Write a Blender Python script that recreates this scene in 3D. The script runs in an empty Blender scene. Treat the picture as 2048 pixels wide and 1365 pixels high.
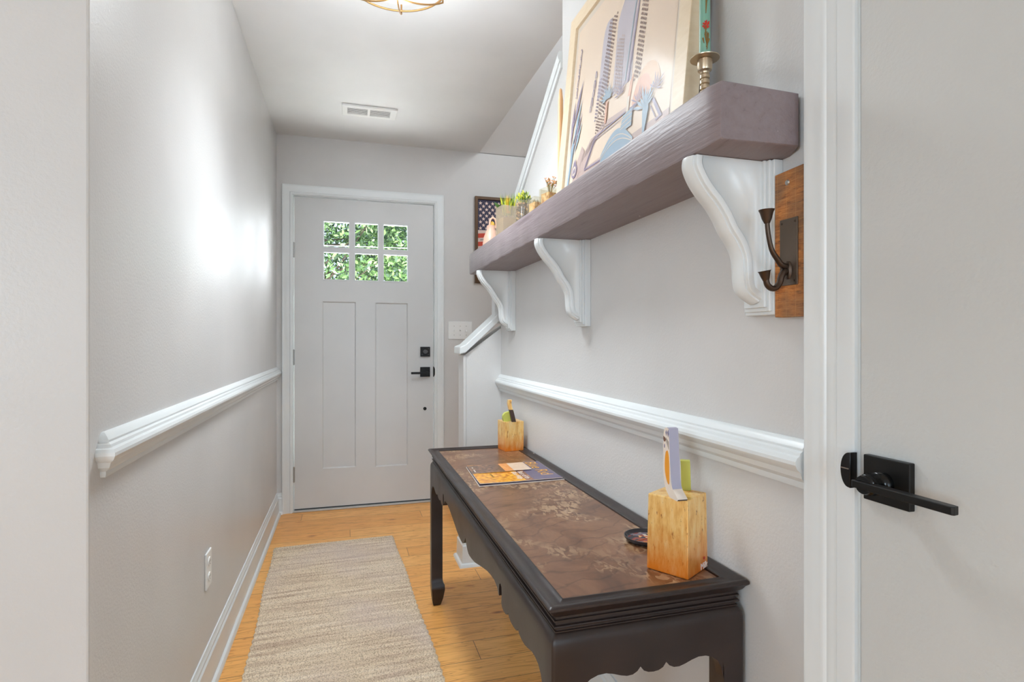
import bpy, bmesh, math, random
import numpy as np
from mathutils import Vector, Matrix
from mathutils.geometry import tessellate_polygon

PI = math.pi
sc = bpy.context.scene
COL = sc.collection
random.seed(7)

# ------------------------------------------------------------------ camera
YAW = math.radians(16.33)
CAMH = 1.11
cd = bpy.data.cameras.new('camera')
cd.sensor_width = 36.0
cd.lens = 36.0 * 1130.0 / 2048.0
cd.clip_start = 0.02
cam = bpy.data.objects.new('camera', cd)
cam.location = (0, 0, CAMH)
cam.rotation_euler = (PI / 2, 0, -YAW)
COL.objects.link(cam)
sc.camera = cam

# ------------------------------------------------------------------ view, world, sun, big lights
sc.view_settings.view_transform = 'Standard'
sc.view_settings.look = 'None'
sc.view_settings.exposure = 1.36
sc.view_settings.gamma = 1.0
sc.view_settings.use_curve_mapping = False

w = bpy.data.worlds.new('sky')
sc.world = w
w.use_nodes = True
nt = w.node_tree
nt.nodes.clear()
wo = nt.nodes.new('ShaderNodeOutputWorld')
bg = nt.nodes.new('ShaderNodeBackground')
bg.inputs[0].default_value = (0.62, 0.78, 1.0, 1)
bg.inputs[1].default_value = 0.8
nt.links.new(bg.outputs[0], wo.inputs[0])


def light(name, kind, loc, rot, energy, color=(1, 1, 1), size=1.0, size_y=None, **kw):
    l = bpy.data.lights.new(name, kind)
    l.energy = energy
    l.color = color
    if kind == 'AREA':
        l.shape = 'RECTANGLE'
        l.size = size
        l.size_y = size_y or size
    for k, v in kw.items():
        setattr(l, k, v)
    o = bpy.data.objects.new(name, l)
    o.location = loc
    o.rotation_euler = rot
    COL.objects.link(o)
    return o


light('sun', 'SUN', (0, 20, 30), (math.radians(42), 0, math.radians(-25)), 1.2, (1, .96, .88), angle=0.02)
# added fill lamps at two unseen windows behind the camera, lighting the hall
light('daylight_rear_window', 'AREA', (-0.8, -6.96, 1.22), (math.radians(90), 0, 0), 39, (.66, .85, 1), 2.6, 2.1)
light('daylight_side_window', 'AREA', (-3.4, -2.5, 1.45), (math.radians(90), 0, math.radians(-90)), 38, (.70, .87, 1), 1.8, 1.5)
# added lamp in the unseen upper stairwell, brightening left wall and door
light('daylight_stair_window', 'AREA', (1.83, 1.75, 3.05), (math.radians(90), 0, math.radians(90)), 14, (.88, .95, 1), 1.1, 1.0)
# added ground lamp for outdoor bounce, brightening the hall ceiling through the door lights
light('daylight_front_walk', 'AREA', (.1, 6.3, -.05), (math.radians(180), 0, 0), 860, (.95, .98, 1), 2.4, 3.8)
# added lamp outside, out of camera view, making the glow on the left wall
light('daylight_street', 'AREA', (2.1, 6.4, 2.3), (math.radians(90), 0, math.radians(142)), 290, (.9, .96, 1), 1.6, 2.2)


# ------------------------------------------------------------------ helpers
def lin(c):
    c = c / 255.0
    return c / 12.92 if c <= 0.04045 else ((c + 0.055) / 1.055) ** 2.4


def rgb(r, g, b):
    return (lin(r), lin(g), lin(b), 1.0)


def mat(name, color, rough=0.5, metal=0.0, **kw):
    m = bpy.data.materials.new(name)
    m.use_nodes = True
    b = m.node_tree.nodes['Principled BSDF']
    b.inputs['Base Color'].default_value = color
    b.inputs['Roughness'].default_value = rough
    b.inputs['Metallic'].default_value = metal
    for k, v in kw.items():
        b.inputs[k].default_value = v
    return m


def N(m, t, **kw):
    n = m.node_tree.nodes.new(t)
    for k, v in kw.items():
        if k in n.inputs:
            n.inputs[k].default_value = v
        else:
            setattr(n, k, v)
    return n


def L(m, a, b):
    m.node_tree.links.new(a, b)


def P(m):
    return m.node_tree.nodes['Principled BSDF']


def coords(m, scale=(1, 1, 1), obj=True, rot=(0, 0, 0)):
    tc = N(m, 'ShaderNodeTexCoord')
    mp = N(m, 'ShaderNodeMapping')
    mp.inputs['Scale'].default_value = scale
    mp.inputs['Rotation'].default_value = rot
    L(m, tc.outputs['Object'], mp.inputs[0])
    return mp.outputs[0]


def ramp(m, fac, stops):
    r = N(m, 'ShaderNodeValToRGB')
    e = r.color_ramp.elements
    e[0].position, e[0].color = stops[0]
    e[1].position, e[1].color = stops[-1]
    for p, c in stops[1:-1]:
        x = e.new(p)
        x.color = c
    L(m, fac, r.inputs[0])
    return r.outputs[0]


def mixc(m, fac, a, b, mode='MIX'):
    x = N(m, 'ShaderNodeMix', data_type='RGBA', blend_type=mode)
    for s, v in ((0, fac), (6, a), (7, b)):
        if hasattr(v, 'is_linked') or hasattr(v, 'links'):
            L(m, v, x.inputs[s])
        else:
            x.inputs[s].default_value = v
    return x.outputs[2]


def bump(m, h, strength=0.3, dist=0.002):
    b = N(m, 'ShaderNodeBump')
    b.inputs['Strength'].default_value = strength
    b.inputs['Distance'].default_value = dist
    L(m, h, b.inputs['Height'])
    L(m, b.outputs[0], P(m).inputs['Normal'])
    return b


def painted(name, color, rough, scale=260, strength=0.25, dist=0.0012, blotch=0.03):
    m = mat(name, color, rough)
    n = N(m, 'ShaderNodeTexNoise', Scale=scale, Detail=2.0)
    L(m, coords(m), n.inputs[0])
    bump(m, n.outputs[0], strength, dist)
    n2 = N(m, 'ShaderNodeTexNoise', Scale=2.3, Detail=3.0)
    L(m, coords(m), n2.inputs[0])
    d = tuple(c * (1 - blotch * 2) for c in color[:3]) + (1,)
    L(m, ramp(m, n2.outputs[0], [(.35, d), (.65, color)]), P(m).inputs['Base Color'])
    return m


M = {}
M['wall'] = painted('beige_wall_paint', rgb(214, 212, 210), 0.36, 170, 0.35, 0.0016)
M['ceil'] = painted('ceiling_paint', rgb(236, 236, 236), 0.7, 200, 0.15)
M['trim'] = painted('white_trim_paint', rgb(226, 229, 229), 0.32, 60, 0.12, 0.0008)
M['door'] = painted('door_paint', rgb(212, 212, 211), 0.38, 90, 0.15, 0.0008)
M['doorp'] = painted('orange_peel_door_paint', rgb(206, 206, 203), 0.36, 150, 0.4, 0.0018)
M['black'] = mat('black_metal', rgb(30, 29, 28), 0.38, 0.5)
M['plastic'] = mat('white_plastic', rgb(240, 240, 238), 0.3)
M['dark'] = mat('dark_gap', rgb(18, 18, 20), 0.7)
M['steel'] = mat('brushed_steel', rgb(170, 168, 165), 0.35, 0.9)
M['rubber'] = mat('grey_rubber', rgb(48, 54, 58), 0.5)


def glassmat(name, color, rough=0.0, ior=1.45):
    m = mat(name, color, rough)
    P(m).inputs['Transmission Weight'].default_value = 1.0
    P(m).inputs['IOR'].default_value = ior
    return m


M['pane'] = glassmat('window_glass', (1, 1, 1, 1), 0, 1.05)
M['glass'] = glassmat('clear_glass', (.96, .97, .95, 1), 0.02, 1.2)


class MB:
    """collects faces of several materials into ONE mesh"""

    def __init__(s):
        s.v = []
        s.f = []
        s.mi = []
        s.k = 0

    def add(s, vs, fs, k=None):
        o = len(s.v)
        s.v += [tuple(x) for x in vs]
        s.f += [tuple(i + o for i in f) for f in fs]
        s.mi += [s.k if k is None else k] * len(fs)
        return s

    def box(s, a, b, k=None, rot=0, c=None):
        x0, y0, z0 = a
        x1, y1, z1 = b
        vs = [(x0, y0, z0), (x1, y0, z0), (x1, y1, z0), (x0, y1, z0), (x0, y0, z1), (x1, y0, z1), (x1, y1, z1), (x0, y1, z1)]
        if rot:
            cx, cy = c or ((x0 + x1) / 2, (y0 + y1) / 2)
            ca, sa = math.cos(rot), math.sin(rot)
            vs = [(cx + (x - cx) * ca - (y - cy) * sa, cy + (x - cx) * sa + (y - cy) * ca, z) for x, y, z in vs]
        return s.add(vs, [(0, 3, 2, 1), (4, 5, 6, 7), (0, 1, 5, 4), (1, 2, 6, 5), (2, 3, 7, 6), (3, 0, 4, 7)], k)

    def prism(s, loops, fn, t0, t1, k=None):
        """2D loops (first outer, rest holes) in (a,b); fn(a,b,t) -> xyz"""
        tr = tessellate_polygon([[Vector((a, b, 0)) for a, b in l] for l in loops])
        flat = [p for l in loops for p in l]
        n = len(flat)
        vs = [fn(a, b, t0) for a, b in flat] + [fn(a, b, t1) for a, b in flat]
        fs = [tuple(t) for t in tr] + [tuple(i + n for i in reversed(t)) for t in tr]
        o = 0
        for l in loops:
            m = len(l)
            for i in range(m):
                j = (i + 1) % m
                fs.append((o + i, o + j, n + o + j, n + o + i))
            o += m
        return s.add(vs, fs, k)

    def loft(s, rings, closed=True, cap=True, k=None):
        n = len(rings[0])
        vs = [p for r in rings for p in r]
        fs = []
        for i in range(len(rings) - 1):
            for j in range(n if closed else n - 1):
                a, b = i * n + j, i * n + (j + 1) % n
                fs.append((a, b, b + n, a + n))
        if cap and closed:
            fs.append(tuple(reversed(range(n))))
            fs.append(tuple(range((len(rings) - 1) * n, len(rings) * n)))
        return s.add(vs, fs, k)

    def lathe(s, c, prof, n=24, k=None, cap=True):
        """prof list of (r,z) from bottom to top"""
        return s.loft([[(c[0] + max(r, 1e-5) * math.cos(2 * PI * j / n), c[1] + max(r, 1e-5) * math.sin(2 * PI * j / n), c[2] + z) for j in range(n)] for r, z in prof], True, cap, k)

    def tube(s, pts, rad, n=10, k=None, closed=False):
        pts = [Vector(p) for p in pts]
        m = len(pts)
        rings = []
        up = None
        for i, p in enumerate(pts):
            if closed:
                d = pts[(i + 1) % m] - pts[i - 1]
            else:
                d = pts[min(i + 1, m - 1)] - pts[max(i - 1, 0)]
            d.normalize()
            if up is None:
                up = Vector((0, 0, 1)) if abs(d.z) < 0.9 else Vector((1, 0, 0))
            x = d.cross(up)
            if x.length < 1e-4:
                x = d.cross(Vector((0, 1, 0)))
            x.normalize()
            y = x.cross(d)
            y.normalize()
            up = y
            r = rad(i / max(m - 1, 1)) if callable(rad) else rad
            rx, ry = (r if isinstance(r, tuple) else (r, r))
            rings.append([tuple(p + x * rx * math.cos(2 * PI * j / n) + y * ry * math.sin(2 * PI * j / n)) for j in range(n)])
        if closed:
            rings.append(rings[0])
        return s.loft(rings, True, not closed, k)

    def build(s, name, mats, parent=None, smooth=None, bevel=None, loc=None, label=None):
        me = bpy.data.meshes.new(name)
        me.from_pydata(s.v, [], s.f)
        if not isinstance(mats, (list, tuple)):
            mats = [mats]
        for m in mats:
            me.materials.append(m)
        for p, i in zip(me.polygons, s.mi):
            p.material_index = min(i, len(mats) - 1)
        bm = bmesh.new()
        bm.from_mesh(me)
        bmesh.ops.remove_doubles(bm, verts=bm.verts, dist=1e-6)
        bmesh.ops.recalc_face_normals(bm, faces=bm.faces)
        if smooth is not None:
            lim = math.radians(smooth)
            for f in bm.faces:
                f.smooth = True
            for e in bm.edges:
                if len(e.link_faces) == 2 and e.calc_face_angle(0) > lim:
                    e.smooth = False
        bm.to_mesh(me)
        bm.free()
        o = bpy.data.objects.new(name, me)
        COL.objects.link(o)
        if parent is not None:
            o.parent = parent
            if loc is None:
                # vertices were given in world space: keep them there
                mw = Matrix.LocRotScale(parent.location, parent.rotation_euler, None) if parent.parent is None else parent.matrix_parent_inverse
                o.matrix_parent_inverse = WORLD[parent.name].inverted()
        WORLD[o.name] = Matrix.Identity(4)
        if bevel:
            b = o.modifiers.new('bevel', 'BEVEL')
            b.width = bevel
            b.segments = 2
            b.limit_method = 'ANGLE'
            b.angle_limit = math.radians(40)
        if label:
            o['label'] = label
        return o


WORLD = {}


def thing(name, label, cat, loc, group=None, kind=None):
    o = bpy.data.objects.new(name, None)
    o.empty_display_size = 0.05
    o.location = loc
    COL.objects.link(o)
    WORLD[o.name] = Matrix.Translation(loc)
    if kind:
        o['kind'] = kind
    if label:
        o['label'] = label
        o['category'] = cat
    if group:
        o['group'] = group
    return o


def tag(o, label, cat, group=None):
    o['label'] = label
    o['category'] = cat
    if group:
        o['group'] = group
    return o


def struct(o, label=None, cat=None):
    o['kind'] = 'structure'
    if label:
        o['label'] = label
        o['category'] = cat
    return o


XZY = lambda a, b, t: (a, t, b)     # polygon in X-Z, thickness along Y
YZX = lambda a, b, t: (t, a, b)     # polygon in Y-Z, thickness along X
XYZ = lambda a, b, t: (a, b, t)


def rect(a0, b0, a1, b1):
    return [(a0, b0), (a1, b0), (a1, b1), (a0, b1)]


def ell(cx, cy, rx, ry, n=20, a0=0, a1=2 * PI):
    return [(cx + rx * math.cos(a0 + (a1 - a0) * i / n), cy + ry * math.sin(a0 + (a1 - a0) * i / n)) for i in range(n)]


def smoothpts(pts, n=5):
    """Catmull-Rom through open point list"""
    out = []
    P_ = [pts[0]] + list(pts) + [pts[-1]]
    for i in range(1, len(P_) - 2):
        p0, p1, p2, p3 = [Vector(q) for q in P_[i - 1:i + 3]]
        for j in range(n):
            t = j / n
            out.append(tuple(0.5 * ((2 * p1) + (-p0 + p2) * t + (2 * p0 - 5 * p1 + 4 * p2 - p3) * t * t + (-p0 + 3 * p1 - 3 * p2 + p3) * t ** 3)))
    out.append(tuple(pts[-1]))
    return out


def casing(mb, path, prof, plane, base, outdir):
    """mitred moulding along a path in plane; prof = (offset outward, proud height). path 2D; offset to the left of the path."""
    n = len(path)
    rings = []
    for i in range(n):
        p = Vector(path[i])
        d1 = (Vector(path[i]) - Vector(path[i - 1])).normalized() if i else None
        d2 = (Vector(path[i + 1]) - Vector(path[i])).normalized() if i < n - 1 else None
        n1 = Vector((-d1.y, d1.x)) if d1 else None
        n2 = Vector((-d2.y, d2.x)) if d2 else None
        if n1 and n2:
            m = (n1 + n2)
            m = m / m.dot(n1)
        else:
            m = n1 or n2
        rings.append([plane(p.x + m.x * a, p.y + m.y * a, base + outdir * b) for a, b in prof])
    mb.loft(rings)


# ------------------------------------------------------------------ dimensions
XL, XR, YE, YK, HC = -0.43, 0.745, 3.90, 2.74, 2.44

# ------------------------------------------------------------------ wood / special materials
def floor_mat():
    m = mat('pine_floorboards', rgb(205, 148, 82), 0.33)
    tc = N(m, 'ShaderNodeTexCoord')
    br = N(m, 'ShaderNodeTexBrick')
    br.offset = 0.0
    br.inputs['Scale'].default_value = 1
    br.inputs['Brick Width'].default_value = 1.9
    br.inputs['Row Height'].default_value = 0.128
    br.inputs['Mortar Size'].default_value = 0.0011
    br.inputs['Mortar Smooth'].default_value = 0.1
    br.inputs['Color1'].default_value = rgb(252, 192, 112)
    br.inputs['Color2'].default_value = rgb(240, 172, 92)
    br.inputs['Mortar'].default_value = rgb(120, 74, 34)
    # per-board offset of the grain
    sep = N(m, 'ShaderNodeSeparateXYZ')
    L(m, tc.outputs['Object'], sep.inputs[0])
    dv = N(m, 'ShaderNodeMath', operation='DIVIDE')
    dv.inputs[1].default_value = 0.128
    L(m, sep.outputs[1], dv.inputs[0])
    fl = N(m, 'ShaderNodeMath', operation='FLOOR')
    L(m, dv.outputs[0], fl.inputs[0])
    mu = N(m, 'ShaderNodeMath', operation='MULTIPLY')
    mu.inputs[1].default_value = 3.71
    L(m, fl.outputs[0], mu.inputs[0])
    cmb = N(m, 'ShaderNodeCombineXYZ')
    L(m, mu.outputs[0], cmb.inputs[0])
    L(m, mu.outputs[0], cmb.inputs[2])
    ad = N(m, 'ShaderNodeVectorMath', operation='ADD')
    L(m, tc.outputs['Object'], ad.inputs[0])
    L(m, cmb.outputs[0], ad.inputs[1])
    mub = N(m, 'ShaderNodeMath', operation='MULTIPLY')
    mub.inputs[1].default_value = 2.63
    L(m, fl.outputs[0], mub.inputs[0])
    cmb2 = N(m, 'ShaderNodeCombineXYZ')
    L(m, mub.outputs[0], cmb2.inputs[0])
    adb = N(m, 'ShaderNodeVectorMath', operation='ADD')
    L(m, tc.outputs['Object'], adb.inputs[0])
    L(m, cmb2.outputs[0], adb.inputs[1])
    L(m, adb.outputs[0], br.inputs[0])
    mp = N(m, 'ShaderNodeMapping')
    mp.inputs['Scale'].default_value = (1.6, 16, 1)
    L(m, ad.outputs[0], mp.inputs[0])
    n1 = N(m, 'ShaderNodeTexNoise', Scale=1.7, Detail=3.0, Distortion=0.6)
    L(m, mp.outputs[0], n1.inputs[0])
    # rings: sine of noise
    m1 = N(m, 'ShaderNodeMath', operation='MULTIPLY')
    m1.inputs[1].default_value = 46
    L(m, n1.outputs[0], m1.inputs[0])
    m2 = N(m, 'ShaderNodeMath', operation='SINE')
    L(m, m1.outputs[0], m2.inputs[0])
    g = ramp(m, m2.outputs[0], [(0.15, (1, 1, 1, 1)), (0.75, (.90, .84, .76, 1)), (1.0, (.74, .62, .50, 1))])
    c = mixc(m, .8, br.outputs['Color'], g, 'MULTIPLY')
    mp2 = N(m, 'ShaderNodeMapping')
    mp2.inputs['Scale'].default_value = (7, 150, 1)
    L(m, ad.outputs[0], mp2.inputs[0])
    n2 = N(m, 'ShaderNodeTexNoise', Scale=1.5, Detail=3.0)
    L(m, mp2.outputs[0], n2.inputs[0])
    c = mixc(m, .55, c, ramp(m, n2.outputs[0], [(.35, (.78, .70, .60, 1)), (.6, (1, 1, 1, 1))]), 'MULTIPLY')
    # knots and dark flecks
    mp3 = N(m, 'ShaderNodeMapping')
    mp3.inputs['Scale'].default_value = (4.2, 11, 1)
    L(m, ad.outputs[0], mp3.inputs[0])
    vo = N(m, 'ShaderNodeTexVoronoi', Scale=1.0)
    L(m, mp3.outputs[0], vo.inputs[0])
    c = mixc(m, .9, c, ramp(m, vo.outputs[0], [(0.02, (.22, .12, .06, 1)), (.09, (.72, .52, .36, 1)), (.16, (1, 1, 1, 1))]), 'MULTIPLY')
    mp4 = N(m, 'ShaderNodeMapping')
    mp4.inputs['Scale'].default_value = (16, 90, 1)
    L(m, ad.outputs[0], mp4.inputs[0])
    vo2 = N(m, 'ShaderNodeTexVoronoi', Scale=1.0)
    L(m, mp4.outputs[0], vo2.inputs[0])
    c = mixc(m, .8, c, ramp(m, vo2.outputs[0], [(0.03, (.3, .18, .1, 1)), (.12, (1, 1, 1, 1))]), 'MULTIPLY')
    L(m, c, P(m).inputs['Base Color'])
    bump(m, br.outputs['Fac'], -0.4, 0.002)
    return m


def dark_wood():
    m = mat('dark_lacquered_wood', rgb(52, 40, 36), 0.34)
    n = N(m, 'ShaderNodeTexNoise', Scale=9.0, Detail=5.0)
    L(m, coords(m), n.inputs[0])
    L(m, ramp(m, n.outputs[0], [(.3, rgb(36, 27, 25)), (.6, rgb(48, 37, 34)), (.8, rgb(56, 42, 36))]), P(m).inputs['Base Color'])
    n2 = N(m, 'ShaderNodeTexNoise', Scale=90.0, Detail=3.0)
    L(m, coords(m), n2.inputs[0])
    bump(m, n2.outputs[0], 0.12, 0.001)
    r = N(m, 'ShaderNodeMapRange')
    r.inputs['To Min'].default_value = 0.26
    r.inputs['To Max'].default_value = 0.46
    L(m, n.outputs[0], r.inputs[0])
    L(m, r.outputs[0], P(m).inputs['Roughness'])
    return m


def marble():
    m = mat('brown_marble', rgb(120, 80, 55), 0.28)
    co = coords(m, (1, 1, 1))
    n = N(m, 'ShaderNodeTexNoise', Scale=5.0, Detail=8.0, Roughness=0.62, Distortion=1.6)
    L(m, co, n.inputs[0])
    base = ramp(m, n.outputs[0], [(.28, rgb(80, 52, 36)), (.45, rgb(116, 78, 52)), (.58, rgb(134, 94, 66)), (.75, rgb(104, 68, 45))])
    # dark wavy lines
    wv = N(m, 'ShaderNodeTexWave', Scale=6.0, Distortion=9.0, Detail=4.0)
    wv.inputs['Detail Scale'].default_value = 1.3
    L(m, coords(m, (1, 1, 1), rot=(0, 0, 1.2)), wv.inputs[0])
    c = mixc(m, .55, base, ramp(m, wv.outputs[1], [(0.0, (.42, .34, .30, 1)), (.07, (.95, .93, .92, 1)), (1, (1, 1, 1, 1))]), 'MULTIPLY')
    # pale beige chips and veins in patches
    n3 = N(m, 'ShaderNodeTexNoise', Scale=42.0, Detail=6.0, Distortion=1.2)
    L(m, coords(m, (1.4, .7, 1), rot=(0, 0, .5)), n3.inputs[0])
    n4 = N(m, 'ShaderNodeTexNoise', Scale=5.5, Detail=2.0, Distortion=.8)
    L(m, coords(m, (1, 1, 1)), n4.inputs[0])
    a = ramp(m, n3.outputs[0], [(.49, (0, 0, 0, 1)), (.54, (1, 1, 1, 1))])
    b = ramp(m, n4.outputs[0], [(.47, (0, 0, 0, 1)), (.60, (1, 1, 1, 1))])
    f = mixc(m, 1.0, a, b, 'MULTIPLY')
    c = mixc(m, f, c, rgb(164, 132, 100))
    # long thin pale cracks
    v = N(m, 'ShaderNodeTexVoronoi', feature='DISTANCE_TO_EDGE', Scale=3.1)
    nn = N(m, 'ShaderNodeTexNoise', Scale=7.0, Detail=3.0)
    L(m, co, nn.inputs[0])
    mm = mixc(m, .22, co, nn.outputs[1])
    L(m, mm, v.inputs[0])
    f2 = ramp(m, v.outputs[0], [(0.0, (.7, .7, .7, 1)), (.006, (.4, .4, .4, 1)), (.012, (0, 0, 0, 1))])
    f2 = mixc(m, 1.0, f2, ramp(m, n4.outputs[0], [(.50, (0, 0, 0, 1)), (.60, (1, 1, 1, 1))]), 'MULTIPLY')
    c = mixc(m, f2, c, rgb(185, 160, 132))
    L(m, c, P(m).inputs['Base Color'])
    return m


def beam_mat():
    m = mat('mauve_painted_beam', rgb(134, 120, 122), 0.42)
    n = N(m, 'ShaderNodeTexNoise', Scale=1.0, Detail=6.0, Roughness=.6, Distortion=.4)
    L(m, coords(m, (60, 4, 60)), n.inputs[0])
    n2 = N(m, 'ShaderNodeTexNoise', Scale=1.0, Detail=3.0)
    L(m, coords(m, (220, 12, 220)), n2.inputs[0])
    h = mixc(m, .5, n.outputs[0], n2.outputs[0])
    bump(m, h, .55, .003)
    c = ramp(m, n.outputs[0], [(.28, rgb(112, 98, 100)), (.4, rgb(132, 118, 120)), (.7, rgb(140, 127, 129))])
    # paint chips showing white at a few spots
    v = N(m, 'ShaderNodeTexNoise', Scale=38.0, Detail=5.0)
    L(m, coords(m), v.inputs[0])
    c = mixc(m, ramp(m, v.outputs[0], [(.745, (0, 0, 0, 1)), (.76, (1, 1, 1, 1))]), c, rgb(205, 198, 192))
    L(m, c, P(m).inputs['Base Color'])
    return m


def gold_leaf():
    m = mat('gold_leaf', rgb(214, 150, 70), 0.32, 0.3)
    n = N(m, 'ShaderNodeTexNoise', Scale=1.0, Detail=5.0, Roughness=.65)
    L(m, coords(m, (70, 70, 16)), n.inputs[0])
    c = ramp(m, n.outputs[0], [(.3, rgb(226, 160, 80)), (.5, rgb(250, 204, 126)), (.75, rgb(255, 228, 170))])
    n2 = N(m, 'ShaderNodeTexNoise', Scale=90.0, Detail=5.0, Roughness=.7)
    L(m, coords(m, (1.6, 1.6, .6)), n2.inputs[0])
    c = mixc(m, ramp(m, n2.outputs[0], [(.61, (0, 0, 0, 1)), (.66, (.85, .85, .85, 1))]), c, rgb(150, 70, 32))
    # the leaf turns a deeper orange toward the foot of the block
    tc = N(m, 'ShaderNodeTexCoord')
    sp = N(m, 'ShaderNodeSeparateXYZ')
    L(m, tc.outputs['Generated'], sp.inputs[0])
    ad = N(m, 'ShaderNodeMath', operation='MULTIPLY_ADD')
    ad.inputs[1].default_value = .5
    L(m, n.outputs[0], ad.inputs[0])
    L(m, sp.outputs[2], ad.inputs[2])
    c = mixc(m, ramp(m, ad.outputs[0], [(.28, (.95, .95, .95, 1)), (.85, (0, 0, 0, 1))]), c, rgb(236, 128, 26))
    L(m, c, P(m).inputs['Base Color'])
    bump(m, n.outputs[0], .35, .0015)
    return m


def barn_wood():
    m = mat('reclaimed_brown_board', rgb(160, 100, 48), 0.65)
    n = N(m, 'ShaderNodeTexNoise', Scale=1.0, Detail=6.0, Roughness=.7)
    L(m, coords(m, (60, 45, 260)), n.inputs[0])
    c = ramp(m, n.outputs[0], [(.32, rgb(104, 62, 34)), (.46, rgb(186, 112, 52)), (.62, rgb(214, 140, 70)), (.8, rgb(168, 106, 54))])
    n2 = N(m, 'ShaderNodeTexNoise', Scale=9.0, Detail=3.0)
    L(m, coords(m), n2.inputs[0])
    c = mixc(m, ramp(m, n2.outputs[0], [(.48, (0, 0, 0, 1)), (.68, (.8, .8, .8, 1))]), c, rgb(118, 92, 68))
    # saw marks
    wv = N(m, 'ShaderNodeTexBrick')
    wv.inputs['Scale'].default_value = 1
    wv.inputs['Brick Width'].default_value = 0.021
    wv.inputs['Row Height'].default_value = 0.0135
    wv.inputs['Mortar Size'].default_value = 0.0004
    wv.offset = 0
    mp = N(m, 'ShaderNodeMapping')
    mp.inputs['Rotation'].default_value = (0, -PI / 2, 0)
    tc = N(m, 'ShaderNodeTexCoord')
    sp = N(m, 'ShaderNodeSeparateXYZ')
    cb = N(m, 'ShaderNodeCombineXYZ')
    L(m, tc.outputs['Object'], sp.inputs[0])
    L(m, sp.outputs[1], cb.inputs[0])
    L(m, sp.outputs[2], cb.inputs[1])
    nz = N(m, 'ShaderNodeTexNoise', Scale=26.0, Detail=2.0)
    L(m, tc.outputs['Object'], nz.inputs[0])
    L(m, mixc(m, .006, cb.outputs[0], nz.outputs[1]), wv.inputs[0])
    c = mixc(m, mixc(m, .26, (0, 0, 0, 1), wv.outputs['Fac']), c, rgb(226, 176, 112))
    L(m, c, P(m).inputs['Base Color'])
    bump(m, n.outputs[0], .6, .002)
    return m


M['floor'] = floor_mat()
M['dwood'] = dark_wood()
M['marble'] = marble()
M['beam'] = beam_mat()
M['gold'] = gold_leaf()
M['barn'] = barn_wood()

# ================================================================== STRUCTURE
struct(MB().box((-3.6, -7.1, -.06), (3.1, 4.04, 0)).build('floor', M['floor']))
struct(MB().box((-3.6, -7.1, HC), (.90, YE + .14, HC + .12)).build('ceiling', M['ceil']))

# wall_left: hallway wall with its free end toward the camera, plus the return to the left
struct(MB().box((-.62, 1.15, 0), (XL, YE + .14, HC)).build('wall_left', M['wall'], bevel=.004))
struct(MB().box((-3.6, 1.15, 0), (-.62, 1.27, HC)).build('wall_left_return', M['wall']))
# room behind the camera
struct(MB().prism([rect(-7.1, 0, 1.15, HC), rect(-3.4, .7, -1.6, 2.2)], YZX, -3.6, -3.48).build('wall_room_side', M['wall']))
struct(MB().prism([rect(-3.6, 0, XR, HC), rect(-2.1, .16, .5, 2.28)], XZY, -7.1, -6.98).build('wall_rear', M['wall']))
for i, (a, b) in enumerate(((0, 0), (0, 0))):
    horiz = i == 0
    mb = MB()
    if horiz:
        mb.prism([rect(-2.18, .08, .58, 2.36), rect(-2.08, .18, -.83, 2.26), rect(-.77, .18, .48, 2.26)], XZY, -7.0, -6.965)  # unseen rear window, enlarged to send more light down the hall
    else:
        mb.prism([rect(-3.45, .65, -1.55, 2.25), rect(-3.35, .75, -2.53, 2.15), rect(-2.47, .75, -1.65, 2.15)], YZX, -3.5, -3.455)
    wi = struct(mb.build('window_%d' % (i + 1), M['trim']))
    g = MB()
    if horiz:
        g.box((-2.08, -7.03, .18), (.48, -7.025, 2.26))
    else:
        g.box((-3.53, -3.35, .75), (-3.525, -1.65, 2.15))
    g.build('pane', M['pane'], wi)

# end wall with the front door opening
struct(MB().prism([[(-.62, 0), (-.335, 0), (-.335, 2.075), (.59, 2.075), (.59, 0), (1.95, 0), (1.95, HC), (-.62, HC)]], XZY, YE, YE + .14).build('wall_end', M['wall']))
# right wall: full height near the camera, stepped down to follow the stair, with the closet door opening
struct(MB().prism([[(-7.1, 0), (-.16, 0), (-.16, 2.06), (.672, 2.06), (.672, 0), (2.74, 0), (2.74, 1.545), (1.8977, 2.12), (1.8977, 5.0), (-7.1, 5.0)]], YZX, XR, XR + .12).build('wall_right', M['wall']))
# knee wall at the foot of the stair
struct(MB().prism([[(.56, 0), (XR + .12, 0), (XR + .12, 1.262), (.56, 1.04)]], XZY, YK, YK + .12).build('wall_knee', M['wall']))
# stairwell shell
struct(MB().box((1.85, -.6, 0), (1.97, YE + .14, 5.0)).build('wall_stair_right', M['wall']))
struct(MB().prism([rect(1.14, 2.48, 2.36, 3.62), rect(1.2, 2.55, 2.3, 3.55)], YZX, 1.825, 1.85).build('window_3', M['trim']))  # frame dressing the added stairwell lamp; the wall behind is solid
struct(MB().box((XR + .12, -.72, 0), (1.97, -.6, 5.0)).build('wall_stair_near', M['wall']))
struct(MB().box((.80, 1.8977, HC + .12), (.90, YE + .14, 5.0)).build('wall_stair_header', M['ceil']))
struct(MB().prism([[(YE + .14, HC), (YE, HC + .004), (1.0, 4.6), (-.72, 4.8), (-.72, 4.95), (YE + .14, 4.95)]], YZX, .90, 1.97).build('ceiling_stairwell', M['ceil']))
struct(MB().box((XR, -.72, 4.8), (.90, 1.9, 5.0)).build('ceiling_upper_landing', M['ceil']))

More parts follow.
